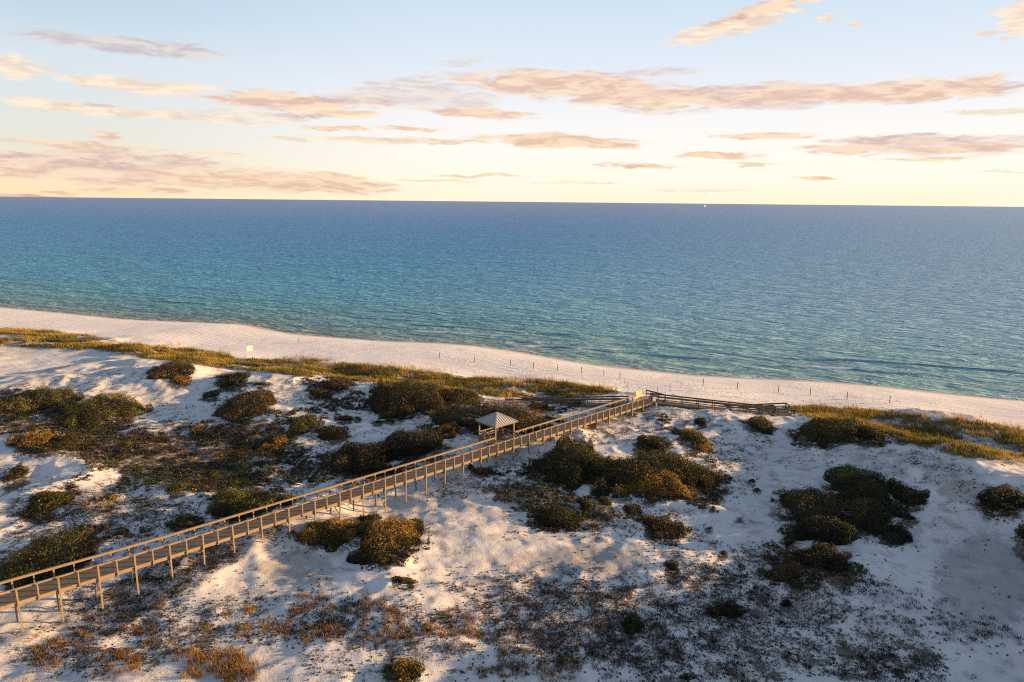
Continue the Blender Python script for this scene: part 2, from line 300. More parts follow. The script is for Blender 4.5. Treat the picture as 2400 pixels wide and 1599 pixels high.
# ------------------------------------------------------------------ shrubs as seen in the photo
SHRUBS = [
# cx, cy, w, h, kind, clump, label
(70,922,210,118,'oak','lime','large dark green shrub mass cut off by the left photo edge, level with the driftwood'),
(222,940,200,92,'oak','lime','dark shrub flecked yellow green, its right end under the tangle of driftwood'),
(85,1014,120,55,'gold',None,'golden sunlit bush below the big dark mass at the left edge'),
(165,1015,110,52,'rose','oak','dull olive bush just right of the golden sunlit bush'),
(33,1093,68,52,'rose','brown','round brownish bush touching the left edge, beside a bare lit sand slope'),
(125,1140,110,42,'lime','gold','yellow green bush in the left, upper one of a pair on the sand'),
(85,1172,95,45,'oak','lime','lower bush with yellow green tops below its lighter neighbour, far left'),
(120,1272,265,120,'oak','lime','big bright topped green shrub behind the walkway at the bottom left'),
(402,847,92,36,'oak','brown','dark scrub cap on the eroded sand mound left of the beach sign'),
(415,872,60,26,'rose','gold','thin brown scrub patch on the lit sand face below the mound cap'),
(535,874,84,42,'oak','rose','spiky dark bush just above the large brown dome bush'),
(565,926,136,64,'rose','brown','large smooth brown dome bush alone on white sand, left of centre'),
(484,908,42,24,'dark','brown','small dark bush hanging in the hollow left of the brown dome bush'),
(603,884,46,12,'lime',None,'thin yellow green plant on the sand ridge above the brown dome bush'),
(455,988,42,28,'rose','gold','small round tan brown bush alone below the blowout hollow'),
(705,970,74,46,'lime','oak','rounded green bush at the upper right end of the brown heath'),
(770,999,80,40,'oak','rose','low dark bush with a bare grey skirt, right of the rounded green bush'),
(640,1010,54,28,'brown','gold','tan grey puffy bush in the upper right of the brown heath'),
(618,1028,60,24,'gold','rose','golden low bush below the tan puffy one in the heath'),
(807,1052,180,66,'dark','brown','long black green shrub behind the walkway, left of the two shrubs near the pavilion'),
(290,1024,40,26,'lime',None,'small bright green bush in the dark heath at left'),
(406,1122,50,36,'lime','oak','bright lime bush near the lower edge of the heath'),
(494,1094,32,24,'lime','rose','small rounded olive bush in the middle of the heath'),
(562,1155,158,62,'oak','lime','wide low green shrub touching the far rail in the left half'),
(432,1203,94,34,'dark','oak','dark low shrub behind the far rail between two pale sand patches'),
(930,912,180,76,'rose','oak','big brown green dome shrub on the crest, left of the pavilion'),
(1050,916,112,46,'oak','rose','darker shrub joined to the right flank of the big dome shrub'),
(1135,957,262,72,'oak','gold','wide dark shrub right behind the pavilion roof'),
(965,1022,180,74,'dark','oak','dark shrub spreading to the lower left of the pavilion'),
(1030,985,60,34,'rose','gold','brownish tuft bush between the pavilion and the dark shrub at its left'),
(793,963,42,18,'oak',None,'flat little bush on open white sand, larger of a pair left of centre'),
(822,963,17,11,'oak',None,'tiny round bush beside the flat little bush left of centre'),
(870,971,30,11,'dark',None,'leftmost of three tiny dark bushes in a row on white sand'),
(896,968,24,13,'dark',None,'middle one of three tiny dark bushes in a row on white sand'),
(922,964,19,14,'oak',None,'rightmost of three tiny dark bushes in a row on white sand'),
(1361,973,28,20,'rose','oak','round bush tucked against the near edge of the upper walkway'),
(1610,971,29,22,'oak','rose','neat dark dome bush below the right hand ramp'),
(1750,977,74,36,'oak','rose','ragged dark bush standing alone on sand below the ramp landing'),
(1510,1020,96,50,'oak','brown','dark shrub left of the golden topped one, right of the walkway'),
(1590,1000,66,40,'lime','gold','golden topped green shrub above the long dark row'),
(1615,1028,60,40,'oak','gold','dark olive shrub right under the golden topped green one'),
(1290,1062,186,92,'oak','dark','tall black green shrub just right of the walkway middle'),
(1395,1078,135,68,'oak','lime','leafy green shrub between the tall dark shrub and the long one'),
(1480,1085,215,84,'oak','rose','long dark shrub in the middle of the row right of the walkway'),
(1592,1082,140,82,'brown','oak','brownish dark shrub at the right end of the long row'),
(1525,1112,155,62,'rose','gold','grey twiggy shrub along the lower edge of the long row'),
(1625,1110,70,60,'brown','dark','thin brown scrub trailing down from the right end of the long row'),
(1897,990,165,60,'oak','rose','long dark shrub on the crest beyond the ramp landing'),
(2005,997,90,50,'oak','dark','rounded dark shrub adjoining the long crest shrub on its right'),
(2070,995,76,34,'rose','oak','brown olive shrub at the right tip of the crest shrubs'),
(1975,1128,215,120,'oak','lime','tallest lobe of the giant shrub on the right, olive lit on its crown'),  # this and the following lobes belong to one giant shrub, built apart
(1872,1160,180,100,'rose','oak','broad lobe at the left of the giant shrub on the right'),
(2003,1180,155,80,'oak','brown','lobe at the lower right of the giant shrub on the right'),
(1900,1204,150,54,'dark','oak','dark low lobe at the foot of the giant shrub on the right'),
(2094,1138,84,62,'oak','brown','dark twiggy shrub at the right end of the giant shrub'),
(2086,1194,42,26,'dark','oak','small dark bush between the twiggy shrub and the oval dome'),
(2058,1228,72,42,'dark','oak','smooth black oval dome bush below the giant shrub'),
(2312,1147,130,70,'oak','rose','large dark shrub on shaded sand touching the right edge'),
(2356,1230,50,90,'dark','brown','dark brush clipped by the right edge, under the large shrub'),
(895,1232,165,96,'oak','gold','big dome shrub near the bottom centre with orange lit right side'),
(868,1268,110,56,'oak','lime','darker shrub pressed against the foot of the big bottom centre dome'),
(850,1196,50,30,'oak','lime','knobby green bush at the upper left of the big bottom centre dome'),
(748,1222,128,56,'lime','gold','low golden shrub hugging the near side of the walkway posts'),
(930,1337,60,26,'oak','lime','small spreading shrub on bare sand below the big bottom centre shrub'),
(930,1536,92,56,'oak','gold','rounded shrub alone on white sand at the bottom centre edge'),
(1285,1190,120,50,'oak','dark','dark shrub below the golden plants in the central scrub'),
(1352,1163,40,34,'oak','lime','green bush beside the sunlit round one in the central scrub'),
(1391,1157,31,27,'lime','rose','sunlit round bush at the right end of the central scrub'),
(1455,1171,45,32,'oak','rose','tight dark round bush, larger of the two balls right of the central scrub'),
(1497,1147,33,26,'lime','rose','lighter round bush, smaller of the two balls right of the central scrub'),
(1527,1211,92,50,'dark','brown','loose dark shrub below the two ball shaped bushes'),
(1296,1110,30,20,'dark','oak','small dark ball on sand below the tall black green shrub'),
(1112,1084,60,22,'dark','brown','low dark bush on sand in front of the walkway, left of the tall shrub'),
(1880,1280,130,56,'dark','brown','dark shrub capping the low dune at the lower right'),
(1800,1310,110,44,'dark','brown','thin brown scrub on the left flank of the low dune'),
(1930,1318,90,40,'dark','brown','thin dark scrub on the right flank of the low dune'),
(1672,1404,86,44,'dark','oak','oval dark bush in the speckled ground at lower right'),
(1807,1391,32,24,'dark','oak','small black ball bush right of the oval dark bush'),
(1460,1438,54,50,'oak','dark','round fresh green bush amid brown stubble, bottom right of centre'),
(1546,1308,36,34,'dark','oak','dark green ball above the fresh green bush'),
(2063,1544,36,22,'dark','brown','small dark bush at the bottom edge in the right quarter'),
(1583,1562,44,26,'dark','brown','dark bush clipped by the bottom edge, right of centre'),
(1661,1275,20,18,'dark',None,'single dark ball on clean sand left of the low dune'),
(1630,1216,15,12,'dark',None,'tiny dark ball above the lone ball left of the low dune'),
(1700,1193,17,12,'dark',None,'tiny bush at the left of the giant shrub, on open sand'),
(1740,1129,15,13,'dark',None,'tiny round dark plant just below the upright yellow green one'),
(1728,1107,15,16,'lime',None,'tiny upright yellow green plant on the shaded slope'),
(605,1095,22,20,'lime','gold','little yellow green bush at the right end of the heath'),
(720,1103,26,24,'dark','oak','dark ball bush at the right margin of the heath'),
(285,1420,28,16,'lime',None,'little bright green bush in front of the lower walkway'),
(310,1332,22,16,'lime',None,'small green plant just in front of the walkway shadow at lower left'),
(1232,935,44,22,'rose','brown','tan scrub knoll behind the left ramp'),
(775,885,80,30,'brown','oak','loose brown scrub on the shaded slope below the grassy swale'),
(735,905,50,24,'oak','brown','dark scrub at the left of the loose brown slope scrub'),
(1520,968,26,12,'lime',None,'low green plant on the sand below the ramp start'),
]
# ------------------------------------------------------------------ where things grow (photo coordinates)
def soft(spots, px, py):
    px, py = np.asarray(px, float), np.asarray(py, float)
    best = np.zeros(np.broadcast(px, py).shape)
    for cx, cy, rx, ry, rot, w in spots:
        c, s = math.cos(R(rot)), math.sin(R(rot)); dx, dy = px - cx, py - cy
        a, b = (dx * c + dy * s) / rx, (-dx * s + dy * c) / ry
        best = np.maximum(best, w * np.clip(1.35 * (1 - (a * a + b * b)), 0, 1))
    return best
LITTER = [(480,1060,330,110,5,.9),(250,1180,300,90,0,.75),(560,1190,240,60,-15,.7),(330,1330,330,80,-18,.7),(120,1235,200,40,0,.7),
 (760,910,160,60,10,.55),(930,990,160,40,0,.35),(330,940,160,40,10,.3),(620,1000,200,50,0,.45),(850,1110,200,50,-15,.55),(1120,1100,180,50,-15,.6),(1350,1190,220,70,5,.6),
 (1270,925,110,35,0,.6),(1500,970,260,50,3,.55),(1380,1000,160,40,0,.5),(1640,1060,130,90,30,.6),(1700,1010,120,60,0,.4),(2150,1080,170,50,20,.45),(1950,1080,200,60,10,.25),
 (350,1460,420,110,-8,.75),(850,1440,420,90,0,.65),(1050,1330,220,40,0,.35),(1350,1430,420,150,5,.74),(1750,1400,330,170,10,.72),(1600,1280,200,60,0,.5),(2000,1510,260,90,15,.75),
 (2150,1430,230,60,20,.4),(1860,1310,220,80,10,.8),(1540,1210,120,60,0,.6),(1000,1500,500,90,0,.6),(1650,1500,400,120,0,.74),(700,1240,160,30,-15,.3),(100,1010,120,50,0,.35),(230,880,150,40,-8,.35),(60,1160,120,60,0,.5),
 (1130,1210,130,30,10,.25),(700,1345,170,50,0,.25)]
HEATH = [(330,1050,210,75,8,.8),(560,1010,160,60,-5,.85),(480,1090,170,60,10,.9),(640,1040,90,50,0,.7),(250,1120,160,40,5,.35),(160,960,80,40,0,.6),(110,1005,110,45,0,.6),
 (530,1130,150,45,10,.6),(300,1200,130,40,0,.3),(130,1215,170,30,0,.4),(700,1080,90,40,0,.4),(770,905,90,35,15,.6),(1290,930,90,22,0,.5),(1230,1140,140,45,8,.85),(1330,1175,120,50,5,.8),
 (1480,1120,190,45,5,.6),(1640,1120,70,60,60,.7),(1530,1215,80,50,0,.6),(1860,1315,170,60,12,.75),(1720,1300,80,40,0,.35),(1450,1140,120,30,0,.5),(1110,1090,60,25,0,.5),(870,1090,120,30,-15,.4),
 
 (980,950,60,20,0,.4),(640,955,80,30,0,.35),(745,945,60,30,0,.4),(1560,975,140,26,0,.25),(400,1340,130,40,-20,.3),(230,1290,80,30,0,.4)]
CRUST = [(2260,1340,150,170,10,.9),(2010,1050,200,45,10,.6),(2200,1110,140,60,25,.8),(680,1305,120,50,0,.9),(1330,1288,190,45,0,.95),(980,1215,90,30,0,.6),(1780,1060,160,70,0,.4),(2150,1230,150,60,0,.5),(250,1420,90,40,0,.3),(1960,1220,200,30,0,.3),(1020,1260,80,30,0,.5),(1650,1180,100,60,0,.3),(110,830,140,30,0,.3)]
STUBBLE = [(460,1290,160,35,-20,.6),(560,1245,130,22,-16,.6),(330,1385,170,26,-18,.7),(1400,1490,260,110,0,.8),(1560,1430,260,120,0,.6),(1290,1390,220,80,0,.6),(1750,1370,200,80,0,.5),(2050,1530,200,60,10,.55),(1900,1420,260,80,12,.4),(950,1450,260,60,0,.4),(1340,1345,90,14,0,.7),(1200,1335,110,16,0,.5),
 (1700,1500,300,70,0,.5),(1150,1440,160,60,0,.5),(250,1480,260,70,0,.25),(750,1430,300,70,0,.3),(1620,1330,120,40,0,.5),(2180,1420,200,50,20,.3),(860,1100,120,26,-15,.5),(960,1085,130,20,-17,.5),(1860,1330,230,60,10,.7),(230,1240,190,40,0,.4),(300,1180,200,40,0,.4),(560,1010,200,60,0,.4),(420,1000,120,40,10,.5)]
DRYGRASS = [(510,1530,120,50,0,1.0),(470,1520,170,60,0,.5),(260,1500,260,70,-5,.4),(700,1440,300,70,-8,.35),(900,1450,150,35,0,.7),(790,1470,60,40,0,.5),(1030,1440,140,45,0,.55),(1240,1540,150,35,0,.8),(1330,1480,200,80,0,.2),
 (560,1420,200,40,-12,.3),(340,1400,60,22,-20,.5),(680,1420,30,40,0,.6),(1130,1520,140,50,0,.22),(400,1455,120,40,0,.35),(150,1480,130,60,-10,.22),(1080,1490,60,40,0,.35)]
GOLD = [(90,1012,70,26,0,.9),(1240,1155,60,18,8,.85),(620,1018,60,20,0,.45),(500,1075,130,30,0,.3),(1370,1145,50,12,0,.5),(450,1110,60,20,0,.3),(240,1160,60,25,0,.35),(1000,985,50,15,0,.3),(1225,975,30,18,0,.4)]
for cx, cy, w, h, kind, clump, _l in SHRUBS:
    LITTER.append((cx - 0.05 * w, cy + 0.22 * h, 0.62 * w + 6, 0.62 * h + 5, 0, .95))
    if w > 80 and not _l.startswith(('large smooth', 'smooth')): HEATH.append((cx - 0.06 * w, cy + 0.25 * h, 0.66 * w, 0.58 * h, 0, .55))
GTOP = np.array([(-300,745),(0,758),(100,761),(200,772),(300,790),(450,805),(600,829),(720,828),(830,840),(950,852),(1060,865),(1150,874),(1300,880),(1400,897),(1420,900)], float)
GBOT = np.array([(-300,790),(0,796),(120,800),(250,808),(350,825),(500,845),(620,856),(700,868),(850,880),(1000,895),(1150,912),(1250,912),(1380,908),(1420,903)], float)
G2TOP = np.array([(1800,938),(1870,936),(1950,940),(2100,952),(2200,962),(2353,990),(2700,1040)], float)
G2BOT = np.array([(1800,940),(1870,962),(1950,985),(2100,1022),(2200,1048),(2353,1075),(2700,1150)], float)
def strip(px, py, top, bot, feather=3.0):
    t = np.interp(px, top[:,0], top[:,1]); b = np.interp(px, bot[:,0], bot[:,1])
    return sstep(t - feather, t + feather, py) * (1 - sstep(b - feather, b + feather, py)) * (px > top[0,0]) * (px < top[-1,0])
def grass_mask(px, py): return np.maximum(strip(px, py, GTOP, GBOT), strip(px, py, G2TOP, G2BOT))

# ------------------------------------------------------------------ terrain mesh
PX, PY, PD = proj(np.stack([XX, YY, ZZ], -1))
front = PD > 5
lit_ = np.where(front, soft(LITTER, PX, PY), 0.3)
gm = np.where(front, grass_mask(PX, PY), 0)
lit_ = np.maximum(lit_, 0.22 * inland); lit_ = np.maximum(lit_ , gm * 0.75)
foot = np.where(front, soft([(1490,893,75,17,3,1.0),(1420,880,60,14,3,.5)], PX, PY), 0)
ny, nx = XX.shape
idx = np.arange(ny * nx).reshape(ny, nx)
Q = np.stack([idx[:-1,:-1], idx[:-1,1:], idx[1:,1:], idx[1:,:-1]], -1).reshape(-1, 4)
keep = (DD < 40)
keepq = keep[:-1,:-1].ravel()
me = np_mesh('terrain', np.stack([XX, YY, ZZ], -1).reshape(-1, 3), Q[keepq], True,
             {'litter': lit_.ravel(), 'inland': inland.ravel(), 'shore': DD.ravel(), 'along': UU.ravel(), 'foot': foot.ravel(), 'grassy': gm.ravel(), 'crusty': np.where(front, soft(CRUST, PX, PY), 0).ravel(), 'heathy': np.where(front, soft(HEATH, PX, PY), 0).ravel()})

mt, nt, out = new_mat('dune_sand'); k = NT(nt)
ob = k.obj()
li, inl, sd, al, ft, gr = (k.attr(a) for a in ('litter', 'inland', 'shore', 'along', 'foot', 'grassy'))
cmb = k.n('ShaderNodeCombineXYZ'); k.l(k.math('MULTIPLY', al, 0.05), cmb.inputs[0]); k.l(k.math('MULTIPLY', sd, 1.0), cmb.inputs[1])
tracks = k.noise(cmb.outputs[0], 1.3, 3, 0.6)
big = k.noise(ob, 0.09, 4, 0.55)
mid = k.noise(ob, 0.6, 4, 0.6)
fine = k.noise(ob, 4.6, 4, 0.62)
vfine = k.noise(ob, 11.0, 3, 0.65)
base = k.mix(k.step(big, 0.35, 0.68), (0.70, 0.675, 0.65), (0.58, 0.56, 0.54))
base = k.mix(k.math('MULTIPLY', inl, k.math('MULTIPLY', k.step(mid, 0.42, 0.72), 0.55)), base, (0.33, 0.315, 0.30))
base = k.mix(inl, k.mix(k.step(big, 0.35, 0.68), (0.80, 0.775, 0.75), (0.73, 0.705, 0.68)), base)
wet = k.math('SUBTRACT', 1.0, k.step(sd, -3.4, -0.6)); wet = k.math('SUBTRACT', 1.0, wet)
base = k.mix(k.math('MULTIPLY', wet, 0.8), base, (0.40, 0.345, 0.29))
base = k.mix(k.math('MULTIPLY', k.step(k.math('ADD', k.attr('crusty'), k.math('MULTIPLY', k.math('SUBTRACT', k.math('ADD', k.math('MULTIPLY', fine, 0.5), k.math('MULTIPLY', mid, 0.5)), 0.5), 2.6)), 0.30, 0.8), 0.6), base, (0.27, 0.255, 0.245))
# debris: leaf litter, twigs and crust that darken the sand in specks
thr = k.math('SUBTRACT', 0.64, k.math('MULTIPLY', li, 0.205))
sp = k.math('ADD', k.math('MULTIPLY', fine, 0.55), k.math('MULTIPLY', mid, 0.45))
speck = k.step(sp, thr, k.math('ADD', thr, 0.05))
thr2 = k.math('SUBTRACT', 0.645, k.math('MULTIPLY', li, 0.19))
speck2 = k.step(k.math('ADD', k.math('MULTIPLY', vfine, 0.6), k.math('MULTIPLY', mid, 0.4)), thr2, k.math('ADD', thr2, 0.05))
deb = k.mix(k.noise(ob, 1.1, 2), (0.05, 0.042, 0.036), (0.14, 0.11, 0.085))
spk = k.math('MULTIPLY', k.math('MAXIMUM', speck, speck2), k.step(li, 0.04, 0.2))
base = k.mix(k.math('MULTIPLY', spk, k.math('ADD', 0.7, k.math('MULTIPLY', li, 0.28))), base, deb)
he = k.attr('heathy')
duff = k.math('MAXIMUM', k.math('MULTIPLY', gr, k.math('MULTIPLY', 0.75, k.step(k.noise(ob, 0.35, 4, 0.6), 0.42, 0.6))), k.step(k.math('ADD', he, k.math('MULTIPLY', k.math('SUBTRACT', k.math('ADD', k.math('MULTIPLY', mid, 0.6), k.math('MULTIPLY', fine, 0.4)), 0.5), 2.4)), 0.42, 0.7))
base = k.mix(k.math('MULTIPLY', duff, 0.7), base, k.mix(k.noise(ob, 1.6, 3), (0.07, 0.052, 0.036), (0.15, 0.105, 0.06)))
# ruts and foot prints
ftn = k.n('ShaderNodeTexVoronoi'); ftn.inputs['Scale'].default_value = 1.15; k.l(ob, ftn.inputs['Vector'])
hgt = k.math('ADD', k.math('MULTIPLY', mid, 0.3), k.math('ADD', k.math('MULTIPLY', fine, 0.4), k.math('MULTIPLY', vfine, 0.3)))
fdep = k.math('MULTIPLY', k.math('MULTIPLY', k.step(ftn.outputs['Distance'], 0.1, 0.45), 0.5), k.math('ADD', ft, k.math('MULTIPLY', k.math('SUBTRACT', 1.0, inl), k.step(k.noise(ob, 0.12, 2), 0.45, 0.62))))
rut = k.math('MULTIPLY', k.math('MULTIPLY', tracks, 2.6), k.math('SUBTRACT', 1.0, inl))
hgt = k.math('ADD', hgt, k.math('ADD', fdep, rut))
dry = k.step(sd, -1.0, -7.0)
bmp = k.n('ShaderNodeBump'); bmp.inputs['Distance'].default_value = 0.12; k.l(hgt, bmp.inputs['Height']); k.l(k.math('ADD', 0.12, k.math('MULTIPLY', dry, 0.55)), bmp.inputs['Strength'])
k.l(k.pbr(base, k.math('SUBTRACT', 0.95, k.math('MULTIPLY', wet, 0.4)), bmp.outputs[0], 0.12), out.inputs[0])
ground = tag(link('terrain', me, mt), 'white quartz sand dunes and beach sloping down to the sea', None, None, 'structure')

# ------------------------------------------------------------------ sea
def geo_axis(lo, hi, step, far, grow):
    a = list(np.arange(lo, hi, step)); s = step; x = a[-1]
    while x < far: s *= grow; x += s; a.append(x)
    return np.array(a)
du = geo_axis(-5, 70, 0.4, 140000, 1.055)
ur = geo_axis(0, 215, 0.9, 120000, 1.16); ul = -geo_axis(0, 250, 0.9, 160000, 1.16)
uu = np.concatenate([ul[::-1][:-1], ur])
UW, DW = np.meshgrid(uu, du)
vs = np.interp(UW, su, sv); vmean = float(np.interp(-40, su, sv))
bl = sstep(60, 260, DW); vs = vs * (1 - bl) + vmean * bl
XW = UW * UD[0] + (vs + DW) * VD[0]; YW = UW * UD[1] + (vs + DW) * VD[1]
near = (1 - sstep(50, 68, DW)) * sstep(-1, 4, DW)
lineoff = 3.0 * (fbm(UW / 45, DW * 0 + 2.2, 71, 3) - 0.5) + 1.5 * (fbm(UW / 12, DW / 30, 73, 2) - 0.5)
sw = np.sin((DW + lineoff * 2.2) * 2 * math.pi / (7.0 + DW * 0.05))
amp = 0.12 * near * (0.35 + fbm(UW / 18, DW / 9, 75, 2)) * sstep(0, 8, DW)
ZW = amp * np.sign(sw) * np.abs(sw) ** 1.3
foam = np.zeros_like(ZW)
BREAK = [([(955,760),(1060,766),(1165,773)],1.0,.34),([(1205,786),(1300,791),(1330,791)],.8,.28),([(1180,795),(1290,797),(1440,805)],.95,.3),([(1420,790),(1505,793)],.6,.24),([(1800,842),(1880,845),(2000,852),(2130,862)],1.0,.32),([(590,710),(640,713)],.7,.28),
         ([(520,722),(560,724)],.7,.2),([(540,729),(640,735)],.45,.2),([(2290,915),(2353,919)],.5,.15),([(1190,764),(1330,770)],.0,.26),([(950,745),(1180,762)],.0,.3),([(1820,825),(2100,838),(2340,856)],.15,.34),([(800,728),(1000,738),(1150,748)],.0,.26),([(1500,815),(1700,830)],.0,.25),([(300,690),(460,697)],.0,.25),([(1100,730),(1330,745)],.0,.25)]
for pts, fm, hh in BREAK:
    p = np.array(pts, float); w = at(p[:,0], p[:,1], 0.1); u_, d_ = to_ud(w[:,0], w[:,1]); o = np.argsort(u_); u_, d_ = u_[o], d_[o]
    dc = np.interp(UW, u_, d_) + 0.5 * (fbm(UW / 6, 0 * UW + 5, 81, 3) - 0.5) * 2
    env = sstep(u_[0] - 6, u_[0] + 4, UW) * (1 - sstep(u_[-1] - 4, u_[-1] + 6, UW))
    t = DW - dc
    ZW = ZW + env * hh * np.exp(-np.where(t < 0, (t / 0.55) ** 2, (t / 1.6) ** 2))
    foam = np.maximum(foam, fm * env * np.exp(-np.where(t < 0, (t / 1.0) ** 2, (t / 0.45) ** 2)) * (0.35 + 0.9 * fbm(UW / 3.5, 0 * UW + 9, 83, 3)))
edge = sstep(0.2, 0.5, fbm(UW / 22, 0 * UW + 4, 85, 3)) * np.exp(-((DW - 0.5 - 1.2 * (fbm(UW / 7, 0 * UW + 6, 87, 3) - 0.4)) / 0.8) ** 2)
foam = np.maximum(foam, 1.0 * edge * near.clip(0.4, 1))
ny, nx = XW.shape; idx = np.arange(ny * nx).reshape(ny, nx)
Q = np.stack([idx[:-1,:-1], idx[:-1,1:], idx[1:,1:], idx[1:,:-1]], -1).reshape(-1, 4)
me = np_mesh('sea', np.stack([XW, YW, ZW], -1).reshape(-1, 3), Q, True, {'off': np.log10(np.maximum(DW, 1)).ravel() / 5.0, 'foam': foam.ravel(), 'along': UW.ravel()})
mt, nt, out = new_mat('sea_water'); k = NT(nt); ob = k.obj()
off = k.attr('off'); fo = k.attr('foam')
rot = k.n('ShaderNodeMapping'); k.l(ob, rot.inputs[0]); rot.inputs['Rotation'].default_value = (0, 0, -math.atan2(UD[1], UD[0])); rv = rot.outputs[0]
patch = k.noise(k.scale(rv, (0.0016, 0.012, 1)), 1.0, 4, 0.6)
patch2 = k.noise(k.scale(rv, (0.012, 0.05, 1)), 1.0, 3, 0.55)
oo = k.math('ADD', off, k.math('MULTIPLY', k.math('SUBTRACT', patch, 0.5), 0.10))
body = k.ramp(oo, [(0.0, (0.25, 0.288, 0.2478)), (0.16, (0.1562, 0.258, 0.2537)), (0.29, (0.0938, 0.3, 0.354)), (0.38, (0.055, 0.318, 0.4956)), (0.48, (0.0425, 0.276, 0.5428)), (0.57, (0.05, 0.234, 0.5192)), (0.68, (0.0725, 0.198, 0.4602)), (0.85, (0.1063, 0.198, 0.4012))])
body = k.mix(k.math('MULTIPLY', k.step(k.math('ADD', k.math('MULTIPLY', patch2, 0.5), k.math('MULTIPLY', k.noise(k.scale(rv, (0.035, 0.16, 1)), 1.0, 3, 0.6), 0.5)), 0.38, 0.62), 0.5), body, k.mix(1.0, body, (0.55, 0.62, 0.72), 'MULTIPLY'))
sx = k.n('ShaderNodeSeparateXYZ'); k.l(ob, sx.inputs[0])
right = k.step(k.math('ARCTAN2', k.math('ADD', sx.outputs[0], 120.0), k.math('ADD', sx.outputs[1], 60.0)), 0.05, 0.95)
body = k.mix(k.math('MULTIPLY', right, 0.85), body, k.mix(k.step(off, 0.2, 0.5), (0.24, 0.43, 0.47), (0.29, 0.46, 0.62)))  # sun-side glitter painted as paler water colour towards the right
w1 = k.noise(k.scale(rv, (0.10, 0.30, 1)), 1.0, 3, 0.55, 0.8)
w2 = k.noise(k.scale(rv, (0.26, 0.72, 1)), 1.0, 4, 0.6, 0.5)
w3 = k.noise(k.scale(rv, (0.024, 0.085, 1)), 1.0, 3, 0.55, 0.5)
hg = k.math('ADD', k.math('MULTIPLY', w1, 2.1), k.math('ADD', k.math('MULTIPLY', w2, 0.42), k.math('MULTIPLY', w3, 2.2)))
nrm = k.bump(hg, 1.6, 1.0); k.l(k.math('SUBTRACT', 1.0, k.math('MULTIPLY', 0.65, k.step(off, 0.46, 0.72))), nrm.node.inputs['Strength'])
fr = k.n('ShaderNodeFresnel'); fr.inputs[0].default_value = 1.33; k.l(nrm, fr.inputs['Normal'])
fac = k.math('MINIMUM', k.math('MULTIPLY', fr.outputs[0], 0.46), 0.25)
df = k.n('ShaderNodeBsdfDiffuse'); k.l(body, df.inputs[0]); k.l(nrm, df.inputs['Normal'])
gl = k.n('ShaderNodeBsdfGlossy'); gl.inputs['Roughness'].default_value = 0.30; gl.inputs[0].default_value = (1, 1, 1, 1); k.l(nrm, gl.inputs['Normal'])
ms = k.n('ShaderNodeMixShader'); k.l(fac, ms.inputs[0]); k.l(df.outputs[0], ms.inputs[1]); k.l(gl.outputs[0], ms.inputs[2])
fd = k.n('ShaderNodeBsdfDiffuse'); fd.inputs[0].default_value = (0.75, 0.74, 0.72, 1)
fk = k.step(k.math('ADD', fo, k.math('MULTIPLY', k.math('SUBTRACT', k.noise(ob, 2.6, 3, 0.6), 0.5), 0.9)), 0.36, 0.72)
fk = k.math('MULTIPLY', fk, k.step(fo, 0.04, 0.3))
m2 = k.n('ShaderNodeMixShader'); k.l(fk, m2.inputs[0]); k.l(ms.outputs[0], m2.inputs[1]); k.l(fd.outputs[0], m2.inputs[2])
k.l(m2.outputs[0], out.inputs[0])
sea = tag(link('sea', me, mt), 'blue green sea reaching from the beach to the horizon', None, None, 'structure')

# ------------------------------------------------------------------ sun and sky
SAZ, SEL, EXPO = 82.0, 7.9, 1.47
sd_ = Vector((math.sin(R(SAZ)) * math.cos(R(SEL)), math.cos(R(SAZ)) * math.cos(R(SEL)), math.sin(R(SEL))))
ld = bpy.data.lights.new('sun', 'SUN'); ld.energy = 5.0; ld.angle = R(0.6); ld.color = (1.0, 0.60, 0.26)
lo = bpy.data.objects.new('sun', ld); COL.objects.link(lo); lo.rotation_euler = sd_.to_track_quat('Z', 'Y').to_euler(); lo.location = (150, 60, 60)
wd = bpy.data.worlds.new('World'); S.world = wd; wd.use_nodes = True; nt = wd.node_tree; nt.nodes.clear(); k = NT(nt)
out = k.n('ShaderNodeOutputWorld')
sky = k.n('ShaderNodeTexSky', sky_type='NISHITA', sun_disc=False, sun_elevation=R(SEL), sun_rotation=R(SAZ), altitude=40, air_density=1.0, dust_density=1.0, ozone_density=1.5)
bgA = k.n('ShaderNodeBackground'); bgA.inputs[1].default_value = 0.05; k.l(sky.outputs[0], bgA.inputs[0])
dirv = k.n('ShaderNodeTexCoord').outputs['Generated']
sep = k.n('ShaderNodeSeparateXYZ'); k.l(dirv, sep.inputs[0])
el = k.math('ARCSINE', sep.outputs[2]); az = k.math('ARCTAN2', sep.outputs[0], sep.outputs[1])
eld = k.math('MULTIPLY', el, 180 / math.pi)
def lin(r, g, b, e=1.0):
    f = lambda c: ((c / 255 + 0.055) / 1.055) ** 2.4 if c / 255 > 0.04045 else c / 255 / 12.92
    return tuple(f(c) * e for c in (r, g, b))
en = k.n('ShaderNodeMapRange'); k.l(eld, en.inputs[0]); en.inputs[1].default_value = -2; en.inputs[2].default_value = 90
P_ = lambda d: (d + 2) / 92
stL = [(P_(0),lin(253,228,186)),(P_(1.6),lin(252,231,196)),(P_(3.6),lin(232,228,214)),(P_(6.5),lin(222,228,228)),(P_(9.5),lin(214,226,236)),(P_(12.5),lin(192,213,229)),(P_(15.5),lin(180,204,228)),(P_(29),lin(142,164,194)),(P_(55),lin(108,126,154)),(P_(88),lin(94,112,142))]
stR = [(P_(0),lin(255,245,214)),(P_(1.6),lin(255,249,230)),(P_(3.6),lin(255,250,240)),(P_(6.5),lin(247,245,245)),(P_(9.5),lin(229,236,246)),(P_(12.5),lin(216,230,243)),(P_(15.5),lin(204,223,240)),(P_(29),lin(152,174,202)),(P_(55),lin(110,128,155)),(P_(88),lin(94,112,142))]
